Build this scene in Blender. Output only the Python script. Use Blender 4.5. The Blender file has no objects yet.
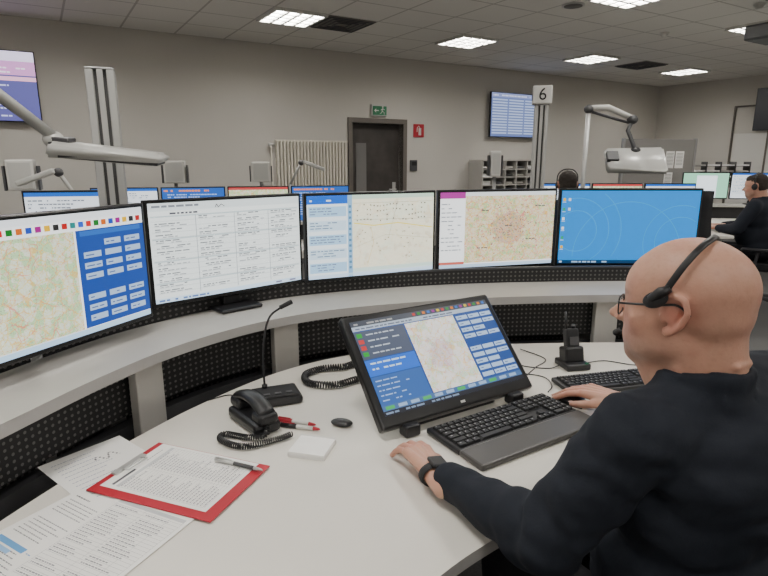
import bpy, bmesh, math, random
from mathutils import Vector, Matrix, noise
random.seed(7)
SC = bpy.context.scene
def V(*a): return Vector(a)
def Rz(a): return Matrix.Rotation(a, 4, 'Z')
def Rx(a): return Matrix.Rotation(a, 4, 'X')
def Ry(a): return Matrix.Rotation(a, 4, 'Y')
def T(x, y, z): return Matrix.Translation((x, y, z))

# ------------------------------------------------------------------ materials
def nt(name):
    m = bpy.data.materials.new(name); m.use_nodes = True
    return m, m.node_tree, m.node_tree.nodes['Principled BSDF']
def mk(name, col, rough=.5, metal=0., emit=0., bump=None, var=None, spec=None, sss=0):
    m, t, b = nt(name)
    b.inputs['Base Color'].default_value = (*col, 1)
    b.inputs['Roughness'].default_value = rough
    b.inputs['Metallic'].default_value = metal
    if spec is not None: b.inputs['Specular IOR Level'].default_value = spec
    if emit:
        b.inputs['Emission Color'].default_value = (*col, 1)
        b.inputs['Emission Strength'].default_value = emit
    if bump or var:
        tc = t.nodes.new('ShaderNodeTexCoord')
    if bump:
        n = t.nodes.new('ShaderNodeTexNoise'); n.inputs['Scale'].default_value = bump[0]; n.inputs['Detail'].default_value = 4
        t.links.new(tc.outputs['Object'], n.inputs['Vector'])
        bp = t.nodes.new('ShaderNodeBump'); bp.inputs['Strength'].default_value = bump[1]; bp.inputs['Distance'].default_value = bump[2] if len(bump) > 2 else .002
        t.links.new(n.outputs['Fac'], bp.inputs['Height']); t.links.new(bp.outputs['Normal'], b.inputs['Normal'])
    if var:
        n = t.nodes.new('ShaderNodeTexNoise'); n.inputs['Scale'].default_value = var[0]; n.inputs['Detail'].default_value = 3
        t.links.new(tc.outputs['Object'], n.inputs['Vector'])
        r = t.nodes.new('ShaderNodeValToRGB')
        r.color_ramp.elements[0].position = .35; r.color_ramp.elements[1].position = .65
        r.color_ramp.elements[0].color = (*[c*(1-var[1]) for c in col], 1)
        r.color_ramp.elements[1].color = (*[min(1, c*(1+var[1])) for c in col], 1)
        t.links.new(n.outputs['Fac'], r.inputs['Fac']); t.links.new(r.outputs['Color'], b.inputs['Base Color'])
    return m
def mth(t, op, a, b=None, c=None):
    n = t.nodes.new('ShaderNodeMath'); n.operation = op
    for i, x in enumerate((a, b, c)):
        if x is None: continue
        if isinstance(x, (int, float)): n.inputs[i].default_value = x
        else: t.links.new(x, n.inputs[i])
    return n.outputs[0]
def mixc(t, f, a, b):
    n = t.nodes.new('ShaderNodeMix'); n.data_type = 'RGBA'
    if isinstance(f, (int, float)): n.inputs[0].default_value = f
    else: t.links.new(f, n.inputs[0])
    for i, x in ((6, a), (7, b)):
        if isinstance(x, tuple): n.inputs[i].default_value = (*x, 1)
        else: t.links.new(x, n.inputs[i])
    return n.outputs[2]

M = {}
M['wall'] = mk('wall_paint', (.57, .545, .505), .9, bump=(60, .15), var=(.6, .03))
M['desk'] = mk('desk_laminate', (.72, .69, .63), .38, var=(3, .02), bump=(300, .05, .0005))
M['edge'] = mk('desk_edge_grey', (.36, .35, .34), .5)
M['shelf'] = mk('shelf_laminate', (.44, .425, .40), .4, var=(4, .03))
M['grey'] = mk('grey_metal', (.35, .35, .35), .45, .5)
M['alu'] = mk('brushed_aluminium', (.55, .55, .54), .42, .5)
M['aludark'] = mk('profile_groove', (.10, .10, .10), .6, .3)
M['black'] = mk('black_plastic', (.012, .012, .014), .38)
M['blackm'] = mk('black_matte', (.018, .018, .02), .75)
M['key'] = mk('key_caps', (.020, .020, .022), .6)
M['legend'] = mk('key_legend', (.3, .3, .3), .6)
M['bezel'] = mk('monitor_bezel', (.01, .01, .011), .3)
M['white'] = mk('white_plastic', (.66, .65, .62), .4)
M['silver'] = mk('silver_plastic', (.54, .54, .52), .35, .2)
M['dgrey'] = mk('dark_grey_plastic', (.06, .06, .065), .5)
M['rest'] = mk('palm_rest_grey', (.065, .062, .060), .42)
M['paper'] = mk('paper_white', (.88, .87, .85), .8)
M['red'] = mk('red_board', (.42, .015, .03), .45)
M['green'] = mk('green_sign', (.02, .18, .08), .5)
M['cream'] = mk('radiator_enamel', (.66, .62, .53), .45)
M['door'] = mk('door_brown', (.050, .043, .039), .5, var=(5, .2))
M['doorleaf'] = mk('door_leaf_grey', (.16, .155, .15), .5)
M['frame'] = mk('door_frame', (.13, .115, .10), .5)
M['jacket'] = mk('navy_jacket', (.011, .014, .022), .85, bump=(220, .35, .001), spec=.3)
M['trouser'] = mk('black_trousers', (.012, .012, .015), .9, spec=.2)
M['hair'] = mk('dark_hair', (.02, .014, .010), .8, bump=(200, .5, .002))
M['fabric'] = mk('chair_fabric', (.018, .018, .02), .95, bump=(300, .4, .001))
M['eye'] = mk('eye_white', (.6, .57, .55), .2)
M['iris'] = mk('iris', (.03, .02, .012), .15)
M['nail'] = mk('nail', (.62, .38, .31), .3)
M['partition'] = mk('partition_fabric', (.25, .24, .23), .95, bump=(150, .3))
M['lens'] = mk('lamp_diffuser', (.7, .7, .68), .5)
M['vent'] = mk('vent_dark', (.16, .15, .14), .7)
M['lum'] = mk('luminaire_glow', (1., .965, .90), .5, emit=50)
M['glass'] = mk('spectacle_lens', (.9, .9, .9), .05)
M['glass'].node_tree.nodes['Principled BSDF'].inputs['Alpha'].default_value = .12

# colour attribute materials
def attr_mat(name, emit, strength=1., rough=.6, bump=None, sss=0):
    m, t, b = nt(name)
    a = t.nodes.new('ShaderNodeVertexColor'); a.layer_name = 'Col'
    if emit:
        b.inputs['Base Color'].default_value = (.01, .01, .01, 1)
        b.inputs['Roughness'].default_value = .35
        t.links.new(a.outputs['Color'], b.inputs['Emission Color'])
        b.inputs['Emission Strength'].default_value = strength
    else:
        t.links.new(a.outputs['Color'], b.inputs['Base Color']); b.inputs['Roughness'].default_value = rough
        if sss:
            b.inputs['Subsurface Weight'].default_value = sss; b.inputs['Subsurface Scale'].default_value = .006
        if bump:
            tc = t.nodes.new('ShaderNodeTexCoord')
            n = t.nodes.new('ShaderNodeTexNoise'); n.inputs['Scale'].default_value = bump[0]; n.inputs['Detail'].default_value = 6; n.inputs['Roughness'].default_value = .65
            t.links.new(tc.outputs['Object'], n.inputs['Vector'])
            bp = t.nodes.new('ShaderNodeBump'); bp.inputs['Strength'].default_value = bump[1]; bp.inputs['Distance'].default_value = .0015
            t.links.new(n.outputs['Fac'], bp.inputs['Height']); t.links.new(bp.outputs['Normal'], b.inputs['Normal'])
            r = mth(t, 'MULTIPLY_ADD', n.outputs['Fac'], .35, rough-.17); t.links.new(r, b.inputs['Roughness'])
    return m
SG = 1.9    # screen gamma
SS = 1.75
M['px'] = attr_mat('screen_pixels', True, SS)
M['print'] = attr_mat('printed_ink', False)
M['skin'] = attr_mat('skin', False, rough=.46, bump=(110, .45), sss=.08)
def gm(c): return tuple(x**SG for x in c)

def map_mat(name, land, green, town, scale, dense=1., road=(.84, .62, .25), red=(.80, .30, .28), gthr=.54, tthr=.60, center=None, cc=(.62, .46, .42), redw=.010):
    m, t, b = nt(name)
    b.inputs['Base Color'].default_value = (.01, .01, .01, 1); b.inputs['Roughness'].default_value = .35
    tc = t.nodes.new('ShaderNodeTexCoord')
    def noi(s, d=4):
        n = t.nodes.new('ShaderNodeTexNoise'); n.inputs['Scale'].default_value = s*scale; n.inputs['Detail'].default_value = d
        t.links.new(tc.outputs['Object'], n.inputs['Vector']); return n
    def vor(s, w):
        n = t.nodes.new('ShaderNodeTexVoronoi'); n.feature = 'DISTANCE_TO_EDGE'; n.inputs['Scale'].default_value = s*scale
        nn = noi(s*.8, 3)
        mx = t.nodes.new('ShaderNodeVectorMath'); mx.operation = 'SCALE'; mx.inputs[3].default_value = .7/(s*scale)
        t.links.new(nn.outputs['Color'], mx.inputs[0])
        ad = t.nodes.new('ShaderNodeVectorMath'); ad.operation = 'ADD'
        t.links.new(tc.outputs['Object'], ad.inputs[0]); t.links.new(mx.outputs[0], ad.inputs[1])
        t.links.new(ad.outputs[0], n.inputs['Vector'])
        return mth(t, 'LESS_THAN', n.outputs['Distance'], w)
    g = mth(t, 'GREATER_THAN', noi(3).outputs['Fac'], gthr)
    c = mixc(t, g, gm(land), gm(green))
    c = mixc(t, mth(t, 'GREATER_THAN', noi(7, 3).outputs['Fac'], tthr), c, gm(town))
    if center:
        sx = t.nodes.new('ShaderNodeVectorMath'); sx.operation = 'DISTANCE'; t.links.new(tc.outputs['Object'], sx.inputs[0]); sx.inputs[1].default_value = (center[0], 0, center[1])
        k = mth(t, 'MULTIPLY', mth(t, 'LESS_THAN', mth(t, 'ADD', sx.outputs['Value'], mth(t, 'MULTIPLY', noi(4).outputs['Fac'], .10)), center[2]+.05), .55)
        c = mixc(t, k, c, gm(cc))
    sp = noi(34, 2).outputs['Fac']
    c = mixc(t, mth(t, 'MULTIPLY', mth(t, 'GREATER_THAN', sp, .58), .5*dense), c, gm((.42, .38, .34)))
    c = mixc(t, mth(t, 'MULTIPLY', vor(12, .05), .45*dense), c, gm((.55, .5, .45)))
    c = mixc(t, mth(t, 'MULTIPLY', vor(4.6, .035), .75*dense), c, gm(road))
    c = mixc(t, mth(t, 'MULTIPLY', vor(1.9, redw), .7*dense), c, gm(red))
    t.links.new(c, b.inputs['Emission Color']); b.inputs['Emission Strength'].default_value = SS
    return m
M['mapA'] = map_mat('map_countryside', (.82, .86, .74), (.64, .79, .57), (.80, .75, .64), 9, gthr=.50, dense=.9)
M['mapB'] = map_mat('map_streets', (.90, .88, .76), (.87, .88, .77), (.84, .81, .70), 3, dense=.15)
M['mapC'] = map_mat('map_city', (.86, .82, .68), (.64, .78, .52), (.82, .66, .58), 12, dense=1.15, center=(.05, .19, .08))
M['mapD'] = map_mat('map_touch', (.86, .86, .84), (.72, .80, .70), (.78, .72, .72), 9, dense=.7, center=(0, .18, .05), cc=(.70, .58, .62))

def perf_mat():
    m, t, b = nt('perforated_metal')
    uv = t.nodes.new('ShaderNodeUVMap'); uv.uv_map = 'UV'
    sp = t.nodes.new('ShaderNodeSeparateXYZ'); t.links.new(uv.outputs[0], sp.inputs[0])
    S = 1/.019
    fx = mth(t, 'SUBTRACT', mth(t, 'FRACT', mth(t, 'MULTIPLY', sp.outputs[0], S)), .5)
    fy = mth(t, 'SUBTRACT', mth(t, 'FRACT', mth(t, 'MULTIPLY', sp.outputs[1], S)), .5)
    d = mth(t, 'ADD', mth(t, 'MULTIPLY', fx, fx), mth(t, 'MULTIPLY', fy, fy))
    k = mth(t, 'LESS_THAN', d, .05)
    t.links.new(mixc(t, k, (.012, .012, .013), (.12, .115, .11)), b.inputs['Base Color'])
    b.inputs['Roughness'].default_value = .6
    return m
M['perf'] = perf_mat()
def ceil_mat():
    m, t, b = nt('ceiling_tiles')
    tc = t.nodes.new('ShaderNodeTexCoord'); sp = t.nodes.new('ShaderNodeSeparateXYZ'); t.links.new(tc.outputs['Object'], sp.inputs[0])
    def ln(o, c):
        q = mth(t, 'FRACT', mth(t, 'ADD', mth(t, 'DIVIDE', mth(t, 'SUBTRACT', o, c), .605), 100.5))
        return mth(t, 'GREATER_THAN', mth(t, 'ABSOLUTE', mth(t, 'SUBTRACT', q, .5)), .482)
    k = mth(t, 'MAXIMUM', ln(sp.outputs[0], 8.90), ln(sp.outputs[1], 1.52))
    n = t.nodes.new('ShaderNodeTexNoise'); n.inputs['Scale'].default_value = 90; t.links.new(tc.outputs['Object'], n.inputs['Vector'])
    base = mixc(t, n.outputs['Fac'], (.70, .68, .64), (.78, .76, .72))
    t.links.new(mixc(t, k, base, (.48, .46, .43)), b.inputs['Base Color']); b.inputs['Roughness'].default_value = .9
    return m
M['ceil'] = ceil_mat()
def carpet():
    m, t, b = nt('carpet')
    tc = t.nodes.new('ShaderNodeTexCoord')
    n = t.nodes.new('ShaderNodeTexNoise'); n.inputs['Scale'].default_value = 120; n.inputs['Detail'].default_value = 3; t.links.new(tc.outputs['Object'], n.inputs['Vector'])
    t.links.new(mixc(t, n.outputs['Fac'], (.05, .05, .053), (.14, .138, .135)), b.inputs['Base Color']); b.inputs['Roughness'].default_value = 1
    return m
M['carpet'] = carpet()

# ------------------------------------------------------------------ mesh builder
class MB:
    def __init__(s): s.v = []; s.f = []; s.m = []; s.c = []; s.uv = []; s.s = []; s.X = Matrix.Identity(4)
    def add(s, vs, fs, mat, col=(1, 1, 1), smooth=False, uvs=None):
        b = len(s.v); s.v += [s.X @ Vector(p) for p in vs]
        for i, f in enumerate(fs):
            s.f.append([b+k for k in f]); s.m.append(mat); s.c.append(col); s.s.append(smooth)
            s.uv.append(uvs[i] if uvs else None)
    def box(s, c, d, mat, R=None, bev=0., seg=2, taper=1.):
        bm = bmesh.new(); bmesh.ops.create_cube(bm, size=1)
        for v in bm.verts:
            k = taper if v.co.z > 0 else 1
            v.co = V(v.co.x*d[0]*k, v.co.y*d[1]*k, v.co.z*d[2])
        if bev: bmesh.ops.bevel(bm, geom=bm.edges[:], offset=bev, segments=seg, affect='EDGES', profile=.5)
        X = T(*c) @ (R.to_4x4() if R else Matrix.Identity(4))
        bm.verts.index_update()
        s.add([X @ v.co for v in bm.verts], [[v.index for v in f.verts] for f in bm.faces], mat, smooth=False); bm.free()
    def ell(s, c, r, mat, R=None, u=20, w=12, col=(1, 1, 1)):
        X = T(*c) @ (R.to_4x4() if R else Matrix.Identity(4))
        vs = [X @ V(0, 0, r[2])]; fs = []
        for i in range(1, w):
            a = math.pi*i/w
            for j in range(u):
                b = 2*math.pi*j/u
                vs.append(X @ V(r[0]*math.sin(a)*math.cos(b), r[1]*math.sin(a)*math.sin(b), r[2]*math.cos(a)))
        vs.append(X @ V(0, 0, -r[2])); e = len(vs)-1
        for j in range(u):
            k = (j+1) % u
            fs.append([0, 1+j, 1+k]); fs.append([e, e-u+k, e-u+j])
            for i in range(w-2):
                a = 1+i*u; fs.append([a+j, a+u+j, a+u+k, a+k])
        s.add(vs, fs, mat, col, True)
    def tube(s, pts, r, mat, seg=10, closed=False, caps=True, flat=None):
        pts = [Vector(p) for p in pts]; n = len(pts); rr = r if isinstance(r, (list, tuple)) else [r]*n
        tan = []
        for i in range(n):
            a = pts[(i-1) % n] if (closed or i > 0) else pts[0]
            b = pts[(i+1) % n] if (closed or i < n-1) else pts[-1]
            d = (b-a); tan.append(d.normalized() if d.length > 1e-9 else V(0, 0, 1))
        up = V(0, 0, 1) if abs(tan[0].z) < .9 else V(1, 0, 0)
        nrm = (up - tan[0]*up.dot(tan[0])).normalized()
        vs = []; fs = []
        for i in range(n):
            nrm = (nrm - tan[i]*nrm.dot(tan[i])).normalized(); bi = tan[i].cross(nrm)
            for j in range(seg):
                a = 2*math.pi*j/seg
                k1, k2 = (1, 1) if not flat else flat
                vs.append(pts[i] + nrm*math.cos(a)*rr[i]*k1 + bi*math.sin(a)*rr[i]*k2)
        for i in range(n if closed else n-1):
            a = i*seg; b = ((i+1) % n)*seg
            for j in range(seg):
                k = (j+1) % seg; fs.append([a+j, a+k, b+k, b+j])
        if not closed and caps:
            fs.append(list(range(seg))[::-1]); fs.append([(n-1)*seg+j for j in range(seg)])
        s.add(vs, fs, mat, smooth=seg > 6)
    def cyl(s, p0, p1, r0, mat, r1=None, seg=20): s.tube([p0, p1], [r0, r0 if r1 is None else r1], mat, seg)
    def make(s, name, parent=None, mw=None):
        me = bpy.data.meshes.new(name); me.from_pydata([tuple(v) for v in s.v], [], s.f)
        used = []
        for k in s.m:
            if k not in used: used.append(k)
        for k in used: me.materials.append(M[k])
        me.polygons.foreach_set('material_index', [used.index(k) for k in s.m])
        me.polygons.foreach_set('use_smooth', s.s)
        ca = me.color_attributes.new('Col', 'FLOAT_COLOR', 'CORNER')
        uv = me.uv_layers.new(name='UV')
        cols = []
        for p in me.polygons:
            c = s.c[p.index]
            for k in range(p.loop_total): cols += [c[0], c[1], c[2], 1]
            u = s.uv[p.index]
            if u:
                for k, li in enumerate(p.loop_indices): uv.data[li].uv = u[k]
        ca.data.foreach_set('color', cols)
        me.update()
        o = bpy.data.objects.new(name, me); SC.collection.objects.link(o)
        if parent: o.parent = parent
        if mw is not None: o.matrix_basis = mw
        return o
def empty(name, mw=None):
    o = bpy.data.objects.new(name, None); SC.collection.objects.link(o); o.empty_display_size = .1
    if mw is not None: o.matrix_basis = mw
    return o
def crom(P, n=12):
    P = [Vector(p) for p in P]; Q = [P[0]*2-P[1]]+P+[P[-1]*2-P[-2]]; out = []
    for i in range(1, len(Q)-2):
        a, b, c, d = Q[i-1:i+3]
        for k in range(n):
            t = k/n
            out.append(.5*((2*b)+(c-a)*t+(2*a-5*b+4*c-d)*t*t+(3*b-a-3*c+d)*t**3))
    out.append(P[-1]); return out

# ------------------------------------------------------------------ camera
cam = bpy.data.cameras.new('camera'); cam.lens = 26.25; cam.sensor_width = 36; cam.clip_start = .02
co = bpy.data.objects.new('camera', cam); SC.collection.objects.link(co)
co.location = (0, 0, 1.5); co.rotation_euler = (math.radians(90-12.9), 0, 0); SC.camera = co
w = bpy.data.worlds.new('world'); SC.world = w; w.use_nodes = True
w.node_tree.nodes['Background'].inputs[0].default_value = (.5, .5, .5, 1); w.node_tree.nodes['Background'].inputs[1].default_value = .3

# ------------------------------------------------------------------ room (local X = along back wall, Y = into room)
CX, CY = 5.82, 12.45
ANG = math.atan2(-.5195, -.8545)
RM = T(CX, CY, 0) @ Rz(ANG)
RI = RM.inverted()
LS, LD, HC = 15., 12., 3.0
def room_box(name, a, b, mat):
    mb = MB(); mb.box([(a[i]+b[i])/2 for i in range(3)], [b[i]-a[i] for i in range(3)], mat); return mb.make(name, mw=RM)
room_box('floor', (-.2, -.2, -.1), (LS+.2, LD+.2, 0), 'carpet')
room_box('ceiling', (-.2, -.2, HC), (LS+.2, LD+.2, HC+.1), 'ceil')
D0, D1, DH = 6.47, 7.37, 2.04
mb = MB()
def wb(a, b, mat='wall'): mb.box([(a[i]+b[i])/2 for i in range(3)], [b[i]-a[i] for i in range(3)], mat)
wb((-.2, -.2, 0), (D0, 0, HC)); wb((D1, -.2, 0), (LS+.2, 0, HC)); wb((D0, -.2, DH), (D1, 0, HC))
mb.make('wall_back', mw=RM)
room_box('wall_right', (-.2, 0, 0), (0, LD, HC), 'wall')
room_box('wall_left', (LS, 0, 0), (LS+.2, LD, HC), 'wall')
room_box('wall_front', (-.2, LD, 0), (LS+.2, LD+.2, HC), 'wall')
mb = MB()
wb((0, 0, 0), (D0-.08, .015, .08), 'dgrey'); wb((D1+.08, 0, 0), (LS, .015, .08), 'dgrey'); mb.make('baseboard_back', mw=RM)
mb = MB(); wb((0, .015, 0), (.015, LD, .08), 'dgrey'); mb.make('baseboard_right', mw=RM)
# door
mb = MB()
wb((D0-.07, -.18, 0), (D0, .025, DH+.07), 'frame'); wb((D1, -.18, 0), (D1+.07, .025, DH+.07), 'frame'); wb((D0, -.18, DH), (D1, .025, DH+.07), 'frame')
wb((D0, -.15, 0), (D1, -.11, DH), 'door')
wb((D1-.30, -.112, .9), (D1-.12, -.10, 1.75), 'doorleaf')
wb((D0+.08, -.11, 1.03), (D0+.10, -.05, 1.05), 'alu'); wb((D0+.08, -.06, 1.03), (D0+.21, -.045, 1.05), 'alu')
wb((D0+.06, -.112, .95), (D0+.12, -.105, 1.15), 'alu')
mb.make('door_1', mw=RM)
mb = MB(); mb.box((6.92, .03, 2.225), (.27, .05, .17), 'silver', bev=.006)
mb.box((6.92, .057, 2.22), (.24, .004, .13), 'green')
def rq(mb, pts, y, mat): mb.add([(p[0], y, p[1]) for p in pts], [[0, 1, 2, 3]], mat)
def fig(cx, cz, k):
    mb.ell((cx, .061, cz+.045*k), (.011*k, .002, .011*k), 'white')
    for a, b in (((0, .03), (.008, -.005)), ((.008, -.005), (-.02, -.02)), ((-.02, -.02), (-.02, -.045)), ((.008, -.005), (.022, -.03)), ((.022, -.03), (.042, -.035)), ((0, .025), (-.026, .012)), ((0, .025), (.026, .005))):
        mb.tube([(cx+a[0]*k, .061, cz+a[1]*k), (cx+b[0]*k, .061, cz+b[1]*k)], .005*k, 'white', 6)
fig(6.87, 2.22, 1.2)
mb.box((6.97, .061, 2.22), (.06, .002, .014), 'white'); rq(mb, [(7.02, 2.22), (6.985, 2.25), (6.99, 2.22), (6.985, 2.19)], .062, 'white')
mb.make('exit_sign', mw=RM)
mb = MB(); mb.box((6.17, .006, 1.95), (.2, .008, .2), 'red')
mb.box((6.15, .012, 1.935), (.05, .003, .11), 'white', bev=.001); mb.tube([(6.15, .012, 1.99), (6.17, .012, 2.02), (6.20, .012, 2.0), (6.205, .012, 1.93)], .006, 'white', 6)
mb.make('fire_extinguisher_sign', mw=RM)
mb = MB(); mb.box((6.27, .02, 1.41), (.13, .035, .17), 'dgrey', bev=.008); mb.box((6.27, .04, 1.44), (.09, .006, .06), 'black'); mb.make('wall_intercom', mw=RM)
mb = MB()
for i in range(22):
    x = 7.52+i*.05
    mb.box((x, .07, 1.18), (.034, .05, 1.16), 'cream', bev=.01)
mb.box((8.045, .07, 1.755), (1.12, .035, .03), 'cream', bev=.008); mb.box((8.045, .07, .62), (1.12, .035, .03), 'cream', bev=.008)
mb.cyl((8.62, .07, 1.70), (8.70, .07, 1.70), .02, 'white'); mb.cyl((8.66, .07, 1.7), (8.66, .07, 0), .01, 'cream')
for x in (7.6, 8.5): mb.box((x, .025, 1.5), (.03, .05, .05), 'cream'); mb.box((x, .025, .8), (.03, .05, .05), 'cream')
mb.make('radiator', mw=RM)

# ceiling fittings
for j in range(5):
    for i in range(6):
        s0 = 1.64+2.42*i; o0 = 1.52+2.42*j
        mb = MB()
        for a in (-.28, .28):
            mb.box((s0+a, o0, HC-.012), (.03, .59, .03), 'white'); mb.box((s0, o0+a, HC-.012), (.53, .03, .03), 'white')
        for q in (-.135, 0, .135):
            mb.box((s0+q, o0, HC-.012), (.03, .53, .028), 'silver'); mb.box((s0, o0+q, HC-.012), (.53, .03, .028), 'silver')
        mb.add([(s0-.26, o0-.26, HC-.003), (s0-.26, o0+.26, HC-.003), (s0+.26, o0+.26, HC-.003), (s0+.26, o0-.26, HC-.003)], [[0, 1, 2, 3]], 'lum')
        mb.make('ceiling_light', mw=RM)
for s0, o0 in ((8.295, 1.52), (2.85, 1.52), (9.5, 3.94)):
    mb = MB(); mb.box((s0, o0, HC-.006), (.57, .57, .012), 'vent')
    for q in range(4):
        a = .26-.06*q
        for sx in (-1, 1):
            mb.box((s0+sx*a, o0, HC-.016), (.012, 2*a, .012), 'dgrey'); mb.box((s0, o0+sx*a, HC-.016), (2*a, .012, .012), 'dgrey')
    mb.make('air_vent', mw=RM)
def ceil_local(x, y): p = RI @ V(x, y, 0); return p.x, p.y
sx, sy = ceil_local(1.88, 6.05)
mb = MB(); mb.cyl((sx, sy, HC-.012), (sx, sy, HC), .11, 'silver', seg=32); mb.cyl((sx, sy, HC-.016), (sx, sy, HC-.012), .09, 'vent', seg=32); mb.make('ceiling_speaker', mw=RM)
for (x, y) in ((3.7, 6.0), (3.4, 7.3), (-.6, 5.2)):
    sx, sy = ceil_local(x, y)
    mb = MB(); mb.cyl((sx, sy, HC-.02), (sx, sy, HC), .055, 'white'); mb.cyl((sx, sy, HC-.05), (sx, sy, HC-.02), .03, 'white', .04); mb.make('smoke_detector', mw=RM)
mb = MB(); mb.box((0, 0, 2.68), (.42, .34, .14), 'dgrey', bev=.02); mb.cyl((0, 0, 2.74), (0, 0, 3.0), .025, 'dgrey'); mb.cyl((-.1, -.17, 2.68), (-.1, -.21, 2.68), .05, 'black'); mb.box((0, 0, 2.985), (.16, .16, .03), 'dgrey', bev=.005)
for q in range(6): mb.box((.05+q*.02, -.172, 2.68), (.008, .006, .09), 'black')
mb.make('ceiling_projector', mw=T(3.72, 5.75, 0) @ Rz(ANG))

# ------------------------------------------------------------------ screens
class Scr:
    def __init__(s, mb, W, H, z0, b=.012, bot=None):
        s.mb = mb; s.b = b; s.W = W-2*b; s.bb = bot if bot else b; s.H = H-b-s.bb; s.z0 = z0; s.x0 = -W/2+b
    def q(s, x0, y0, x1, y1, col, lay=1, mat='px'):
        y = -.0006-.00025*lay
        X = lambda a: s.x0+a*s.W
        Z = lambda a: s.z0+s.bb+a*s.H
        s.mb.add([(X(x0), y, Z(y0)), (X(x1), y, Z(y0)), (X(x1), y, Z(y1)), (X(x0), y, Z(y1))], [[0, 1, 2, 3]], mat, gm(col))
    def text(s, x0, y0, x1, rows, dy, h, col, lay=3, dens=.8, wmin=.012, wmax=.05):
        for r in range(rows):
            x = x0; y = y0-r*dy
            lim = x0+(x1-x0)*random.uniform(.45, 1)
            while x < lim:
                wd = random.uniform(wmin, wmax)
                if x+wd > x1: break
                if random.random() < dens: s.q(x, y, x+wd, y+h, col, lay)
                x += wd+.008
    def poly(s, pts, r, col, lay=2):
        for a, b in zip(pts[:-1], pts[1:]):
            dx, dy = (b[0]-a[0])*s.W, (b[1]-a[1])*s.H; L = math.hypot(dx, dy) or 1
            nx, nz = -dy/L*r, dx/L*r
            A = (s.x0+a[0]*s.W, s.z0+s.bb+a[1]*s.H); B = (s.x0+b[0]*s.W, s.z0+s.bb+b[1]*s.H); y = -.0006-.00025*lay
            s.mb.add([(A[0]-nx, y, A[1]-nz), (B[0]-nx, y, B[1]-nz), (B[0]+nx, y, B[1]+nz), (A[0]+nx, y, A[1]+nz)], [[0, 1, 2, 3]], 'px', gm(col))
WH = (.93, .94, .94); INK = (.40, .42, .45); BTN = (.55, .64, .76)
def c_m1(s):
    s.q(0, 0, 1, 1, WH, 0); s.q(0, .05, .60, .86, (1, 1, 1), 1, 'mapA')
    s.q(.61, .05, 1, .86, (.06, .20, .50), 1)
    s.q(0, 0, 1, .045, (.62, .76, .88), 1); s.q(0, .945, 1, 1, (.84, .86, .88), 1)
    cc = [(.7, .1, .1), (.05, .35, .1), (.7, .3, .05), (.1, .2, .6), (.5, .05, .4), (.8, .6, .05), (.1, .1, .1), (.6, .05, .05), (.05, .4, .4), (.1, .25, .7)]
    for i in range(18): s.q(.26+i*.041, .885, .287+i*.041, .93, cc[i % 10], 2)
    s.text(.02, .955, .3, 1, 1, .02, INK)
    for r in range(8):
        for c in range(3):
            y = .10+r*.088
            if r == 3 or (r == 7 and c == 0): continue
            s.q(.640+c*.118, y, .735+c*.118, y+.05, BTN, 2); s.text(.65+c*.118, y+.018, .728+c*.118, 1, 1, .010, (.2, .3, .5), 3)
    s.q(.63, .81, .98, .85, (.10, .30, .62), 2)
def c_m2(s):
    s.q(0, 0, 1, 1, (.86, .89, .88), 0); s.q(0, .92, 1, 1, (.78, .82, .82), 1); s.q(0, .0, 1, .045, (.72, .82, .91), 1)
    s.text(.02, .955, .35, 1, 1, .022, INK); s.text(.12, .885, .40, 1, 1, .018, (.25, .25, .28)); s.poly([(.40, .93), (.41, .965), (.42, .93), (.44, .96), (.46, .935)], .0014, (.3, .3, .3), 3)
    for x in (.27, .52, .76): s.q(x, .06, x+.004, .86, (.52, .55, .57), 1)
    for r in range(14):
        y = .83-r*.056
        s.q(.01, y-.010, .99, y-.0075, (.60, .63, .64), 1)
        for x in (.03, .29, .54, .78):
            if random.random() < .85:
                s.text(x, y+.016, x+.2, 1, 1, .011, (.38, .40, .42)); s.text(x, y-.002, x+.2, 1, 1, .009, (.50, .52, .54))
        if r % 4 == 0: s.q(.01, y+.030, .99, y+.044, (.66, .72, .73), 1)
    s.text(.02, .012, .4, 1, 1, .02, (.3, .4, .6)); s.text(.8, .012, .98, 1, 1, .02, (.4, .4, .5))
def c_m3(s):
    s.q(0, 0, 1, 1, (.84, .89, .91), 0); s.q(.33, .10, 1, .95, (1, 1, 1), 1, 'mapB'); s.q(0, .90, .30, 1, (.06, .30, .72), 1)
    s.text(.02, .93, .28, 1, 1, .02, (.8, .85, .9)); s.q(.30, .0, .335, 1, (.45, .62, .76), 2)
    for i in range(12): s.q(.308, .10+i*.068, .327, .13+i*.068, (.25, .42, .55), 3)
    s.q(.335, .95, 1, 1, (.68, .78, .70), 2); s.q(.335, .05, 1, .10, (.72, .82, .78), 2); s.q(0, 0, 1, .045, (.70, .80, .90), 2)
    for r in range(5):
        y = .83-r*.17; s.q(.01, y-.08, .29, y+.04, (.70, .80, .87) if r % 2 else (.56, .72, .85), 1)
        s.text(.02, y+.01, .28, 3, .032, .012, (.35, .42, .5), 3)
    s.poly([(.345, .66), (.5, .62), (.7, .64), (.99, .56)], .0020, (.88, .78, .25)); s.poly([(.45, .12), (.5, .4), (.48, .62)], .001, (.8, .7, .5))
    for i in range(4):
        for j in range(22):
            if random.random() < .6: s.q(.37+j*.026, .86-i*.06+.012*math.sin(j*.7), .37+j*.026+random.uniform(.006, .015), .877-i*.06+.012*math.sin(j*.7), (.42, .42, .38), 2)
    for i in range(34):
        x, y = random.uniform(.36, .95), random.uniform(.15, .62); s.q(x, y, x+random.uniform(.006, .015), y+.012, (.5, .48, .42), 2)
    s.poly([(.34, .70), (.99, .68)], .0007, (.5, .5, .45)); s.poly([(.34, .90), (.99, .90)], .0007, (.5, .5, .45)); s.poly([(.62, .45), (.70, .93)], .0007, (.5, .5, .45)); s.poly([(.34, .35), (.6, .5), (.99, .42)], .0007, (.6, .6, .5))
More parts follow.
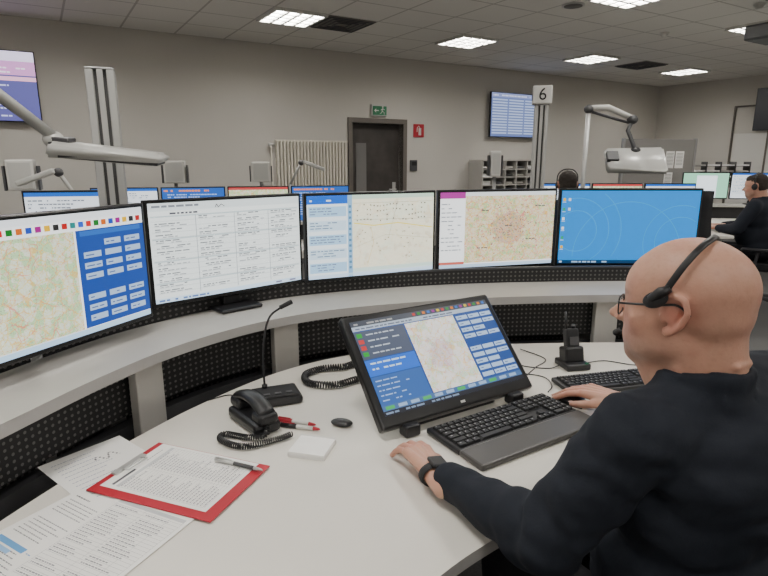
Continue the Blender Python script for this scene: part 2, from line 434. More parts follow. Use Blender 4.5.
def c_m4(s):
    s.q(0, 0, 1, 1, WH, 0); s.q(.21, .06, 1, .95, (1, 1, 1), 1, 'mapC'); s.q(.0, .92, .21, 1, (.56, .14, .48), 1); s.q(.21, .95, 1, 1, (.80, .83, .83), 1)
    s.text(.01, .84, .2, 12, .055, .014, (.5, .52, .55)); s.q(0, 0, 1, .045, (.64, .74, .84), 1); s.q(0, .045, .21, .08, (.7, .3, .25), 1)
    for i in range(150):
        a = random.gauss(.60, .13), random.gauss(.52, .17)
        if .23 < a[0] < .97 and .1 < a[1] < .92: s.q(a[0], a[1], a[0]+.009, a[1]+.013, random.choice([(.50, .32, .26), (.42, .36, .30), (.62, .40, .30)]), 2)
    for x, y in ((.35, .75), (.56, .54), (.75, .35), (.82, .8), (.32, .25)): s.text(x, y, x+.09, 1, 1, .014, (.25, .25, .25), 3, 1, .02, .03)
def c_m5(s):
    s.q(0, 0, 1, 1, (.0, .41, .73), 0)
    A = s.W/s.H
    for cx, cy, R in ((.12, .45, .28), (.12, .45, .45), (.12, .45, .62), (.88, .30, .34), (.88, .30, .5), (.5, .1, .75)):
        pts = []
        for i in range(73):
            a = 2*math.pi*i/72; x, y = cx+R*math.cos(a)/A, cy+R*math.sin(a)
            if .01 < x < .99 and .06 < y < .98: pts.append((x, y))
            else:
                if len(pts) > 1: s.poly(pts, .0010, (.15, .54, .80), 1)
                pts = []
        if len(pts) > 1: s.poly(pts, .0010, (.15, .54, .80), 1)
    for i in range(6): s.q(.012, .86-i*.13, .030, .90-i*.13, random.choice([(.8, .8, .8), (.8, .6, .1), (.1, .5, .3)]), 2); s.q(.008, .84-i*.13, .034, .85-i*.13, (.6, .7, .8), 2)
    for i in range(2): s.q(.05, .86-i*.13, .068, .90-i*.13, (.7, .7, .75), 2)
    s.q(0, 0, 1, .045, (.04, .16, .28), 2); s.q(.01, .01, .03, .035, (.6, .7, .8), 3); s.text(.05, .01, .4, 1, 1, .022, (.5, .6, .7)); s.text(.9, .01, .99, 1, 1, .02, (.7, .7, .7))
def c_touch(s):
    s.q(0, 0, 1, 1, (.07, .20, .44), 0); s.q(0, .94, 1, 1, (.16, .18, .22), 1); s.text(.02, .955, .3, 1, 1, .018, (.5, .5, .5))
    cc = [(.6, .1, .1), (.05, .4, .1), (.7, .35, .05), (.1, .3, .6), (.45, .05, .4), (.7, .6, .05)]
    for i in range(16): s.q(.42+i*.036, .955, .44+i*.036, .985, cc[i % 6], 2)
    s.q(0, .89, 1, .94, (.55, .60, .66), 1); s.text(.02, .905, .9, 1, 1, .014, (.25, .28, .36), 3)
    s.q(.34, .10, .70, .88, (1, 1, 1), 1, 'mapD')
    s.q(.0, .58, .33, .88, (.20, .23, .30), 1); s.q(.0, .40, .33, .57, (.06, .30, .70), 1); s.q(0, .10, .33, .39, (.12, .27, .52), 1)
    for i, c in enumerate([(.05, .5, .12), (.65, .12, .12), (.65, .12, .12), (.05, .5, .12)]):
        s.q(.012, .815-i*.068, .045, .86-i*.068, c, 2); s.text(.07, .83-i*.068, .32, 1, 1, .014, (.6, .64, .68), 3)
    s.text(.03, .52, .3, 2, .06, .018, (.65, .75, .85), 3); s.text(.02, .34, .3, 5, .05, .012, (.5, .6, .75), 3)
    for r in range(10):
        for c in range(3):
            if r == 5 or (c == 2 and r in (2, 7)): continue
            x, y = .715+c*.096, .125+r*.076; s.q(x, y, x+.086, y+.048, BTN, 2); s.text(x+.01, y+.018, x+.08, 1, 1, .010, (.25, .35, .5), 3)
    s.q(0, .045, 1, .10, (.18, .30, .48), 1)
    for i in range(12): s.q(.02+i*.08, .055, .075+i*.08, .088, (.46, .56, .68) if i % 3 else (.15, .55, .25), 2)
    s.q(0, 0, 1, .045, (.05, .06, .10), 1); s.text(.01, .012, .5, 1, 1, .018, (.35, .42, .52), 3)
def c_tv(s):
    s.q(0, 0, 1, 1, (.26, .26, .50), 0); s.q(0, .86, 1, 1, (.82, .78, .90), 1); s.q(0, .66, 1, .86, (.74, .48, .72), 1); s.q(0, .58, 1, .64, (.88, .62, .74), 1)
    s.text(.03, .91, .95, 1, 1, .04, (.35, .25, .5)); s.text(.03, .81, .95, 3, .06, .02, (.92, .86, .95)); s.text(.03, .50, .95, 9, .055, .022, (.68, .70, .86))
    for x in (.33, .66): s.q(x, .03, x+.004, .85, (.4, .4, .6), 2)
def c_tvblue(s):
    s.q(0, 0, 1, 1, (.28, .34, .54), 0); s.q(0, .9, 1, 1, (.40, .44, .62), 1)
    s.text(.03, .93, .95, 1, 1, .03, (.7, .72, .8))
    for r in range(13):
        for x in (.02, .35, .68): s.q(x, .83-r*.064, x+.30, .865-r*.064, (.54, .60, .72), 2)
    for x in (.33, .66): s.q(x, .03, x+.006, .9, (.36, .42, .62), 2)
def c_far(kind):
    def f(s):
        if kind == 0: s.q(0, 0, 1, 1, (.82, .85, .88), 0); s.q(0, .93, 1, 1, (.08, .30, .66), 1); s.text(.03, .85, .95, 12, .06, .025, INK)
        elif kind == 1: s.q(0, 0, 1, 1, (.10, .28, .60), 0); s.text(.03, .9, .95, 1, 1, .05, (.85, .45, .2)); s.text(.03, .8, .95, 10, .07, .03, (.55, .65, .85))
        elif kind == 2: s.q(0, 0, 1, 1, (1, 1, 1), 0, 'mapA'); s.q(0, .93, 1, 1, (.65, .2, .2), 1)
        else: s.q(0, 0, 1, 1, (.50, .76, .62), 0); s.q(.3, 0, .75, .9, (.88, .93, .95), 1)
    return f
def monitor(name, W, H, content, mw, stand=None, depth=.028, bez=.011, bot=.014, parent=None):
    mb = MB(); mb.box((0, depth/2, H/2), (W, depth, H), 'bezel', bev=.004)
    mb.box((0, depth+.012, H*.5), (W*.55, .03, H*.55), 'black', bev=.01)
    s = Scr(mb, W, H, 0, bez, bot); content(s)
    if stand:
        kind, zb = stand
        if kind == 'desk':
            mb.box((0, .065, (zb+H*.5)/2+.01), (.055, .022, H*.5-zb), 'black', bev=.005)
            mb.box((0, .012, zb+.008), (.17, .13, .014), 'black', bev=.006)
            mb.box((0, .05, zb+.03), (.075, .045, .04), 'black', bev=.008)
        elif kind == 'wall':
            mb.box((0, depth+.05, H*.5), (.2, zb, .2), 'dgrey')
        elif kind == 'arm':
            mb.box((0, .085, H*.5), (.06, .09, .06), 'dgrey', bev=.006); mb.cyl((0, .14, zb), (0, .14, H*.62), .022, 'grey'); mb.cyl((0, .14, zb), (0, .14, zb+.02), .06, 'grey')
    return mb.make(name, parent=parent, mw=mw)
def mon(name, L, R, zb, zt, content, kind='arm', base=0.):
    L = Vector(L); R = Vector(R); d = (R-L); a = math.atan2(d.y, d.x); c = (L+R)/2
    return monitor(name, d.length, zt-zb, content, T(c.x, c.y, zb) @ Rz(a), (kind, base-zb))
mon('desktop_monitor', (-.98, 1.155), (-.745, 1.745), 1.005, 1.37, c_m1)
mon('desktop_monitor', (-.785, 1.842), (-.335, 2.268), 1.005, 1.37, c_m2, 'desk', .9505)
mon('desktop_monitor', (-.318, 2.242), (.228, 2.493), 1.005, 1.37, c_m3)
mon('desktop_monitor', (.238, 2.487), (.81, 2.647), 1.005, 1.37, c_m4)
mon('desktop_monitor', (.825, 2.66), (1.50, 2.66), 1.000, 1.37, c_m5)
monitor('wall_tv', 1.25, .74, c_tv, RM @ T(11.94, .10, 1.90) @ Rz(math.pi), ('wall', .06), .04, .012)
monitor('wall_tv', 1.16, .74, c_tvblue, RM @ T(4.18, .10, 1.88) @ Rz(math.pi), ('wall', .06), .04, .012)
def c_off(s): s.q(0, 0, 1, 1, (.08, .08, .085), 0)
monitor('wall_tv', 1.25, .74, c_off, RM @ T(.10, 2.62, 2.02) @ Rz(math.pi/2), ('wall', .06), .04, .012)

# ------------------------------------------------------------------ curved console
P = [Vector((x, y)) for x, y in ((-.93, .35), (-.92, .62), (-.89, .86), (-.817, 1.098), (-.735, 1.37), (-.622, 1.627), (-.44, 1.86), (-.203, 2.03), (.12, 2.15), (.4775, 2.232), (.965, 2.275), (1.47, 2.28))]
PP = crom([(p.x, p.y, 0) for p in P], 8)
acc = [0]
for a, b in zip(PP[:-1], PP[1:]): acc.append(acc[-1]+(b-a).length)
NR = []
for i in range(len(PP)):
    d = (PP[min(i+1, len(PP)-1)]-PP[max(i-1, 0)]).normalized(); NR.append(V(-d.y, d.x, 0))
def offp(i, o):
    f = acc[i]/acc[-1]
    if callable(o): o = o(f)
    return PP[i]+NR[i]*o
def strip(mb, o0, o1, z0, z1, mat, top=None, i0=0, i1=None):
    i1 = i1 if i1 is not None else len(PP)
    vs = []
    for i in range(i0, i1):
        a = offp(i, o0); b = offp(i, o1)
        vs += [(a.x, a.y, z0), (b.x, b.y, z0), (b.x, b.y, z1), (a.x, a.y, z1)]
    n = i1-i0
    for j in range(4):
        fs = []; uvs = []
        for k in range(n-1):
            a = k*4; b = a+4; j2 = (j+1) % 4
            fs.append([a+j, a+j2, b+j2, b+j])
            hz = [z0, z0, z1, z1]
            uvs.append([(acc[i0+k], hz[j]), (acc[i0+k], hz[j2]), (acc[i0+k+1], hz[j2]), (acc[i0+k+1], hz[j])])
        m = top if (top and j == 2) else mat
        mb.add(vs, fs, m, smooth=False, uvs=uvs)
    mb.add(vs, [[3, 2, 1, 0], [(n-1)*4+q for q in range(4)]], mat)
sd = lambda f: .27
root = empty('console_shelf')
mb = MB(); strip(mb, 0, sd, .918, .95, 'edge', 'shelf'); mb.make('shelf_top', parent=root)
mb = MB(); strip(mb, .11, .118, .745, .918, 'perf'); mb.make('perforated_front_panel', parent=root)
mb = MB(); strip(mb, lambda f: sd(f)+.005, lambda f: sd(f)+.013, .60, 1.012, 'perf')
strip(mb, lambda f: sd(f)+.001, lambda f: sd(f)+.017, 1.012, 1.020, 'dgrey'); mb.make('perforated_back_panel', parent=root)
mb = MB()
strip(mb, .13, .17, .60, .70, 'dgrey')
for i in (4, 22, 38, 52, 66, 80, len(PP)-2):
    p = offp(i, .075); d = NR[i]; R = Rz(math.atan2(d.y, d.x)-math.pi/2)
    mb.box((p.x, p.y, .459), (.10, .035, .918), 'shelf', R, bev=.004)
    q = offp(i, lambda f: sd(f)-.03); mb.box((q.x, q.y, .459), (.06, .04, .918), 'grey', R, bev=.004)
    mm = (p+q)/2; mb.box((mm.x, mm.y, .02), (.07, .34, .04), 'grey', R, bev=.006)
mb.make('support_posts', parent=root)

# desk
def desk_top(mb, poly, z0, z1, mt, me_):
    n = len(poly); vs = [(x, y, z1) for x, y in poly]+[(x, y, z0) for x, y in poly]
    mb.add(vs, [list(range(n))], mt); mb.add(vs, [list(range(n, 2*n))[::-1]], me_)
    mb.add(vs, [[i, n+i, n+(i+1) % n, (i+1) % n] for i in range(n)], me_)
bk = crom([(-.87, .35, 0), (-.865, .7, 0), (-.84, .95, 0), (-.78, 1.17, 0), (-.695, 1.40, 0), (-.575, 1.64, 0), (-.39, 1.90, 0), (-.16, 2.08, 0), (.15, 2.175, 0), (.55, 2.23, 0), (1.0, 2.25, 0), (1.36, 2.25, 0)], 6)
fr = crom([(1.36, 1.24, 0), (1.2, 1.27, 0), (.95, 1.29, 0), (.75, 1.265, 0), (.55, 1.20, 0), (.36, 1.09, 0), (.20, .975, 0), (.094, .880, 0), (0, .77, 0), (-.08, .60, 0), (-.11, .35, 0)], 6)
poly = [(p.x, p.y) for p in fr+bk]
area = sum(poly[i][0]*poly[(i+1) % len(poly)][1]-poly[(i+1) % len(poly)][0]*poly[i][1] for i in range(len(poly)))
if area < 0: poly = poly[::-1]
mb = MB(); desk_top(mb, poly, .722, .75, 'desk', 'edge')
for x, y in ((-.75, .5), (-.3, .5), (-.6, 1.4), (1.28, 2.1), (1.28, 1.35), (.1, 2.0)):
    mb.box((x, y, .361), (.06, .06, .722), 'grey', bev=.006); mb.box((x, y, .01), (.09, .09, .02), 'dgrey', bev=.004)
mb.tube([(-.6, 1.4, .69), (.1, 2.0, .69), (1.28, 2.1, .69)], .02, 'grey', 4)
mb.make('curved_desk')

# ------------------------------------------------------------------ touch monitor on desk
ta = math.atan2(.31, .493)
MT = T(.2415, 1.541, .785) @ Rz(ta) @ Rx(math.radians(-42.7))
mb = MB(); W, H = .575, .355
mb.box((0, .017, H/2), (W, .034, H), 'bezel', bev=.008); mb.box((0, .05, H*.42), (.30, .05, .2), 'black', bev=.012)
s = Scr(mb, W, H, 0, .022, .036); c_touch(s)
mb.box((0, -.0008, .018), (.016, .0012, .007), 'silver')
o = mb.make('touch_screen_monitor', mw=MT)
st = MB(); st.X = MT.inverted() @ T(.2415, 1.541, 0) @ Rz(ta)
st.box((0, .14, .758), (.30, .22, .014), 'black', bev=.005); st.box((0, .16, .84), (.10, .05, .16), 'black', Rx(math.radians(-10)), bev=.01)
for q in (-.2, .2): st.box((q, .0, .769), (.05, .04, .034), 'black', bev=.006)
st.make('monitor_stand', parent=o)

def keyboard(name, x, y, a, L, D, rest=0., z=.7530):
    mb = MB()
    mb.box((0, 0, .008), (L, D, .016), 'black', bev=.005)
    if rest: mb.box((0, -D/2-rest/2+.002, .009), (L, rest, .018), 'rest', bev=.006)
    u = (D-.02)/6.2
    def row(x0, x1, n, yy, wide=None):
        ws = wide or [1]*n; tot = sum(ws); xx = x0
        for q in ws:
            kw = (x1-x0)*q/tot; mb.box((xx+kw/2, yy, .019), (kw-.002, u-.003, .008), 'key', taper=.88)
            if q < 2: mb.box((xx+kw/2-kw*.12, yy+u*.12, .0234), (kw*.18, u*.16, .0004), 'legend')
            xx += kw
    e0 = -L/2+.012; e1 = -L/2+L*.66; n0 = e1+.008; n1 = n0+L*.13; p0 = n1+.008; p1 = L/2-.012
    ys = [D/2-.012-u*.5-i*u*1.03 for i in range(6)]
    row(e0, e1, 13, ys[0]); row(e0, e1, 14, ys[1], [1]*13+[2]); row(e0, e1, 14, ys[2], [1.5]+[1]*12+[1.5]); row(e0, e1, 13, ys[3], [1.8]+[1]*11+[2.2])
    row(e0, e1, 12, ys[4], [2.3]+[1]*10+[2.7]); row(e0, e1, 8, ys[5], [1.3, 1.2, 1.2, 6.2, 1.2, 1.2, 1.2, 1.3])
    for i in (0, 1, 2): row(n0, n1, 3, ys[i])
    kw = (n1-n0)/3; mb.box(((n0+n1)/2, ys[4], .019), (kw-.002, u-.003, .008), 'key', taper=.88); row(n0, n1, 3, ys[5])
    for i in (0, 1, 2, 3, 4): row(p0, p1, 4, ys[i])
    row(p0, p1, 3, ys[5], [2, 1, 1])
    return mb.make(name, mw=T(x, y, z) @ Rz(a) @ Rx(math.radians(1)))
keyboard('computer_keyboard', .350, 1.498, ta, .460, .145, .090)
keyboard('computer_keyboard', .80, 1.80, math.radians(14), .43, .135)

mb = MB(); mb.ell((0, 0, .008), (.031, .054, .022), 'black', u=28, w=16); mb.box((0, 0, .004), (.052, .09, .008), 'black', bev=.003); mb.cyl((-.004, .028, .029), (.004, .028, .029), .006, 'dgrey')
for v in mb.v: v.z = max(v.z, 0)
mb.make('computer_mouse', mw=T(.592, 1.645, .7505) @ Rz(math.radians(48)))

# gooseneck mic
mb = MB(); mb.box((0, 0, .014), (.15, .12, .028), 'black', bev=.01); mb.box((0, -.01, .03), (.13, .085, .008), 'blackm', bev=.003)
for q in range(3): mb.box((-.035+q*.035, -.035, .036), (.02, .012, .005), 'dgrey', bev=.001)
path = crom([(-.03, .03, .03), (-.03, .035, .12), (-.022, .04, .20), (.0, .05, .262), (.04, .055, .29)], 8)
mb.tube(path, .0035, 'blackm', 8); mb.tube([(.035, .055, .288), (.075, .062, .302)], [.007, .008], 'blackm', 12); mb.cyl((-.03, .03, .03), (-.03, .031, .045), .009, 'black')
mb.make('gooseneck_microphone', mw=T(-.345, 1.670, .7505) @ Rz(math.radians(22)))

# phone
def coil(mb, ctrl, R=.007, r=.0021, pitch=.0062):
    pts = crom(ctrl, 20); L = [0]
    for a, b in zip(pts[:-1], pts[1:]): L.append(L[-1]+(b-a).length)
    tot = L[-1]; n = int(tot/pitch*9); out = []; j = 0
    for i in range(n):
        d = tot*i/n
        while j < len(L)-2 and L[j+1] < d: j += 1
        f = (d-L[j])/max(1e-6, L[j+1]-L[j]); c = pts[j].lerp(pts[j+1], f); t = (pts[j+1]-pts[j]).normalized()
        s1 = t.cross(V(0, 0, 1)).normalized(); s2 = s1.cross(t)
        a = 2*math.pi*d/pitch; out.append(c+s1*math.cos(a)*R+s2*math.sin(a)*R)
    mb.tube(out, r, 'black', 5)
mb = MB()
mb.box((0, 0, .020), (.082, .18, .036), 'black', bev=.012)
mb.box((0, .065, .052), (.060, .062, .034), 'black', bev=.013, seg=3); mb.box((0, -.07, .050), (.060, .060, .034), 'black', bev=.013, seg=3)
mb.tube(crom([(0, .08, .066), (0, .03, .082), (0, -.03, .082), (0, -.085, .062)], 6), .022, 'black', 14, flat=(.62, 1.15))
PM = T(-.378, 1.500, .7505) @ Rz(math.radians(40)); mb.X = PM.inverted()
coil(mb, [(-.325, 1.43, .79), (-.325, 1.410, .765), (-.37, 1.40, .761), (-.44, 1.42, .761), (-.44, 1.385, .761), (-.37, 1.35, .761), (-.29, 1.39, .761), (-.255, 1.420, .761)])
mb.make('telephone_handset', mw=PM)
mb = MB(); coil(mb, [(-.10, 1.98, .765), (-.14, 1.93, .765), (-.22, 1.91, .765), (-.275, 1.85, .765), (-.25, 1.77, .765), (-.16, 1.76, .765), (-.09, 1.81, .765), (-.04, 1.83, .765)], .010, .003, .009)
mb.make('coiled_cable')

def pen(name, x, y, a, z, L, body, tip, r=.0045, cap=None):
    mb = MB(); mb.cyl((-L/2, 0, r), (L*.32, 0, r), r, body, seg=12); mb.tube([(L*.32, 0, r), (L*.46, 0, r), (L/2, 0, r)], [r, r*.6, r*.2], tip, 12)
    mb.cyl((-L/2, 0, r), (-L*.1, 0, r), r*1.15, cap or tip, seg=12); mb.box((-L*.3, 0, 2.4*r), (L*.3, .003, .0015), tip)
    return mb.make(name, mw=T(x, y, z) @ Rz(a))
pen('marker_pen', -.255, 1.500, math.radians(-18), .7515, .125, 'white', 'red', .006)
pen('marker_pen', -.238, 1.468, math.radians(-14), .7515, .120, 'white', 'red', .006, 'black')
mb = MB(); mb.ell((0, 0, .010), (.033, .02, .010), 'black'); mb.box((-.005, 0, .019), (.022, .012, .002), 'dgrey', bev=.0008); mb.make('key_fob', mw=T(-.122, 1.490, .7505) @ Rz(math.radians(-15)))

def sheet(name, cx, cy, ang, w_, h_, z, fn=None, thick=.0006, mat='paper'):
    mb = MB(); mb.box((0, 0, thick/2), (w_, h_, thick), mat)
    def ink(x0, y0, x1, y1, col=(.25, .25, .27), lay=1):
        zz = thick+.00015*lay
        mb.add([(-w_/2+x0*w_, -h_/2+y0*h_, zz), (-w_/2+x1*w_, -h_/2+y0*h_, zz), (-w_/2+x1*w_, -h_/2+y1*h_, zz), (-w_/2+x0*w_, -h_/2+y1*h_, zz)], [[0, 1, 2, 3]], 'print', col)
    if fn: fn(ink)
    return mb.make(name, mw=T(cx, cy, z) @ Rz(ang))
def words(ink, x0, x1, y, h=.006, col=(.20, .20, .22), lim=1.):
    x = x0; e = x0+(x1-x0)*random.uniform(.5*lim, lim)
    while x < e:
        wd = random.uniform(.012, .04); ink(x, y, min(x+wd, x1), y+h, col); x += wd+.009
def f_form(ink):
    ink(.06, .90, .40, .925, (.08, .08, .1)); words(ink, .6, .94, .92, .008)
    ink(.05, .84, .95, .875, (.55, .56, .58))
    for i in range(26):
        y = .04+i*.0312; ink(.05, y, .95, y+.0018, (.30, .30, .32))
        if random.random() < .85: words(ink, .07, .42, y+.010, .009, (.22, .22, .25)); words(ink, .5, .85, y+.010, .009, (.22, .22, .25))
    for x in (.05, .46, .60, .78, .948): ink(x, .04, x+.0025, .875, (.30, .30, .32))
def f_list(ink):
    words(ink, .08, .5, .93, .012, (.10, .10, .12))
    for i in range(24):
        if i in (5, 6, 13, 14, 15): continue
        words(ink, .08, .80, .88-i*.034, .008)
    ink(.06, .36, .52, .405, (.12, .34, .66), 2); ink(.06, .31, .40, .345, (.30, .52, .80), 2); words(ink, .56, .85, .375, .008, (.2, .35, .6))
def f_hand(ink):
    for i in range(12): words(ink, .1, .7, .9-i*.066, .007, (.18, .20, .35))
    for a in range(14): ink(.5+.02*a, .72+.05*math.sin(a*.8), .52+.02*a, .724+.05*math.sin(a*.8+.5), (.05, .05, .07), 2)
pa = math.radians(-20.1)
sheet('paper_sheet', -.685, 1.255, math.radians(-38)+math.pi/2, .21, .297, .7506, f_hand)
sheet('paper_sheet', -.69, .985, math.radians(-30), .21, .297, .7516, f_list)
sheet('paper_sheet', -.55, .985, math.radians(-24), .21, .297, .7526, f_form)
cb = empty('clipboard', T(-.487, 1.21, .7538) @ Rz(pa))
mb = MB(); mb.box((0, 0, .0015), (.345, .238, .003), 'red', bev=.001, seg=1)
mb.box((-.158, 0, .006), (.018, .10, .006), 'alu', bev=.002); mb.tube([(-.15, -.03, .010), (-.13, -.03, .013), (-.13, .03, .013), (-.15, .03, .010)], .002, 'alu', 8)
mb.make('board', parent=cb)
o = sheet('form_paper', 0, 0, 0, .21, .297, 0, f_form); o.parent = cb; o.matrix_basis = T(-.006, .010, .0035) @ Rz(math.radians(90))
pen('ballpoint_pen', -.36, 1.255, math.radians(-22), .7590, .14, 'dgrey', 'alu', .005)
mb = MB()
for i in range(6): mb.box((random.uniform(-.0006, .0006), random.uniform(-.0006, .0006), .0012+i*.0024), (.098, .098, .0023), 'paper')
mb.box((0, .046, .0076), (.099, .006, .0152), 'white')
mb.make('notepad', mw=T(-.19, 1.352, .7505) @ Rz(math.radians(-14)))

mb = MB()
mb.box((0, 0, .012), (.095, .10, .024), 'black', bev=.006); mb.box((0, .012, .045), (.075, .055, .06), 'black', Rx(math.radians(-12)), bev=.008)
R = Rx(math.radians(-14))
mb.box((0, .018, .085), (.052, .03, .11), 'blackm', R, bev=.006); mb.cyl((-.017, .03, .13), (-.017, .045, .20), .005, 'black', .004); mb.cyl((.012, .032, .135), (.012, .035, .152), .008, 'black')
mb.box((0, -.002, .10), (.036, .003, .03), 'dgrey', R)
mb.box((.03, -.045, .026), (.012, .006, .004), 'green')
mb.make('radio_charging_dock', mw=T(.70, 1.965, .7505) @ Rz(math.radians(12)))
mb = MB()
for ctrl in ([(.44, 2.12, .755), (.50, 1.98, .753), (.60, 1.94, .753), (.645, 1.95, .76)], [(.50, 1.86, .753), (.56, 1.95, .753), (.62, 2.04, .753), (.55, 2.15, .755)],
             [(.54, 1.72, .755), (.57, 1.78, .753), (.56, 1.86, .753), (.46, 1.90, .753)], [(.76, 1.98, .76), (.84, 2.02, .753), (.92, 1.98, .753), (1.02, 1.95, .753)],
             [(-.43, 1.64, .755), (-.50, 1.70, .753), (-.56, 1.66, .753)]):
    mb.tube(crom(ctrl, 8), .0020, 'black', 6)
mb.make('desk_cables')

# ------------------------------------------------------------------ aluminium poles
def pole(x, y, h, a, w_=.085, name='aluminium_pole'):
    root = empty(name, T(x, y, 0) @ Rz(a)); mb = MB()
    mb.box((0, 0, h/2), (w_*.6, w_*.6, h), 'aludark')
    for sx in (-1, 1):
        for sy in (-1, 1):
            mb.box((sx*w_*.36, sy*w_*.36, h/2), (w_*.28, w_*.28, h), 'alu', bev=.003, seg=1)
        mb.box((sx*w_*.46, 0, h/2), (.006, w_*.20, h), 'alu'); mb.box((0, sx*w_*.46, h/2), (w_*.20, .006, h), 'alu')
    mb.box((0, 0, h+.003), (w_, w_, .006), 'grey', bev=.002); mb.box((0, 0, .01), (.2, .2, .02), 'grey', bev=.004)
    mb.make('post', parent=root)
    return root
pole(-.965, 2.02, 1.795, math.radians(22), .09)
pr = pole(.825, 3.07, 1.775, math.radians(-12), .072)
mb = MB(); mb.box((0, 0, 1.826), (.098, .098, .090), 'white', bev=.006); mb.make('number_cube', parent=pr)
def text(body, size, mat, parent, mw, name='lettering'):
    c = bpy.data.curves.new(name, 'FONT'); c.body = body; c.size = size; c.align_x = 'CENTER'; c.align_y = 'CENTER'; c.extrude = .0006
    o = bpy.data.objects.new(name, c); SC.collection.objects.link(o); dg = bpy.context.evaluated_depsgraph_get()
    me = bpy.data.meshes.new_from_object(o.evaluated_get(dg)); bpy.data.objects.remove(o)
    me.materials.clear(); me.materials.append(M[mat]); o = bpy.data.objects.new(name, me); SC.collection.objects.link(o); o.parent = parent; o.matrix_basis = mw; return o
text('6', .085, 'black', pr, T(0.0, -.0500, 1.826) @ Rx(math.pi/2), 'digit_front')
text('6', .085, 'black', pr, T(-.0500, 0, 1.826) @ Rz(-math.pi/2) @ Rx(math.pi/2), 'digit_side')

# ------------------------------------------------------------------ desk lamps
def lamp_head(mb, c, R, L=.33, W_=.13):
    X = T(*c) @ R
    bm = bmesh.new(); bmesh.ops.create_cube(bm, size=1)
    for v in bm.verts:
        k = .82 if v.co.x < 0 else 1.
        v.co = V(v.co.x*L*(.94 if v.co.z > 0 else 1), v.co.y*W_*k*(.8 if v.co.z > 0 else 1), v.co.z*.036*(.7 if v.co.x > 0 else 1.35))
    bmesh.ops.bevel(bm, geom=bm.edges[:], offset=.010, segments=3, affect='EDGES'); bm.verts.index_update()
    mb.add([X @ v.co for v in bm.verts], [[v.index for v in f.verts] for f in bm.faces], 'silver', smooth=True); bm.free()
    mb.box(X @ V(.01, 0, -.018), (L*.84, W_*.70, .010), 'dgrey', R, bev=.002); mb.box(X @ V(.01, 0, -.0225), (L*.74, W_*.52, .006), 'lens', R)
    mb.box(X @ V(-L*.40, 0, .024), (.06, .06, .024), 'dgrey', R, bev=.004)
mb = MB()
lamp_head(mb, (-.85, 1.785, 1.520), Rz(math.radians(8)) @ Ry(math.radians(5)) @ Rx(math.radians(4)), .34, .14)
mb.cyl((-1.0, 1.765, 1.535), (-1.0, 1.765, 1.565), .026, 'dgrey'); mb.ell((-1.005, 1.76, 1.56), (.030, .030, .026), 'silver')
mb.tube([(-1.0, 1.76, 1.565), (-1.10, 1.64, 1.70), (-1.20, 1.52, 1.84)], .016, 'silver', 12, flat=(1, 1.3)); mb.tube([(-1.0, 1.775, 1.55), (-1.10, 1.655, 1.675), (-1.20, 1.535, 1.815)], .006, 'dgrey', 8)
mb.ell((-1.205, 1.515, 1.845), (.03, .03, .03), 'dgrey'); mb.tube([(-1.205, 1.515, 1.84), (-1.25, 1.48, 1.4), (-1.29, 1.46, 1.05)], .015, 'silver', 12)
mb.cyl((-1.29, 1.46, 1.05), (-1.29, 1.46, 0), .02, 'grey'); mb.cyl((-1.29, 1.46, .02), (-1.29, 1.46, 0), .12, 'grey')
mb.make('desk_lamp')
mb = MB()
lamp_head(mb, (1.315, 3.0, 1.50), Rz(math.radians(-6)) @ Rx(math.radians(48)), .31, .19)
mb.cyl((1.08, 3.09, 1.0), (1.08, 3.09, 1.76), .012, 'alu'); mb.cyl((1.08, 3.09, 0), (1.08, 3.09, 1.30), .022, 'alu'); mb.ell((1.08, 3.09, 1.76), (.025, .025, .022), 'dgrey')
mb.tube([(1.08, 3.09, 1.765), (1.18, 3.08, 1.768), (1.30, 3.07, 1.715)], .015, 'white', 12); mb.tube([(1.10, 3.09, 1.745), (1.29, 3.07, 1.69)], .007, 'dgrey', 8)
mb.ell((1.305, 3.065, 1.705), (.028, .028, .024), 'dgrey'); mb.tube([(1.305, 3.065, 1.70), (1.28, 3.05, 1.65), (1.31, 3.04, 1.58), (1.32, 3.02, 1.53)], .011, 'dgrey', 10); mb.ell((1.32, 3.03, 1.545), (.03, .022, .022), 'black')
mb.cyl((1.08, 3.09, .02), (1.08, 3.09, 0), .12, 'grey')
mb.make('desk_lamp')

# ------------------------------------------------------------------ far furniture
def far_console(name, x, y, a, W, kinds, ztop=1.28, mw_=.56):
    root = empty(name, T(x, y, 0) @ Rz(a)); mb = MB()
    mb.box((0, -.15, .735), (W, .8, .03), 'desk', bev=.004); mb.box((0, .2, .915), (W, .3, .03), 'shelf', bev=.004); mb.box((0, .12, .83), (W, .01, .16), 'blackm')
    for sx in (-1, 1):
        mb.box((sx*(W/2-.06), -.1, .36), (.05, .6, .72), 'grey', bev=.004); mb.box((sx*(W/2-.1), .25, .45), (.08, .04, .9), 'shelf')
    mb.make('desk', parent=root); n = len(kinds)
    for i, k in enumerate(kinds):
        q = (i-(n-1)/2); monitor('monitor', mw_, .34, c_far(k), T(q*(mw_+.02), .14, ztop-.34), ('desk', .93-ztop+.34), parent=root)
    return root
far_console('control_desk', -1.42, 5.1, math.radians(14), 2.5, (0, 1, 2, 1), 1.260)
far_console('control_desk', 2.6, 6.2, math.radians(-2), 1.9, (0, 2, 0), 1.245)
far_console('control_desk', 4.75, 7.2, math.radians(-12), 1.9, (3, 0, 3), 1.34)
mon('desktop_monitor', (-1.92, 3.0), (-1.44, 3.10), 1.00, 1.34, c_far(0), 'desk', .9505)
mb = MB(); mb.box((0, 0, .93), (1.5, .5, .04), 'shelf', bev=.004)
for sx in (-1, 1): mb.box((sx*.65, 0, .455), (.06, .4, .91), 'grey', bev=.004)
mb.make('console_table', mw=T(-2.0, 3.1, 0) @ Rz(math.radians(12)))

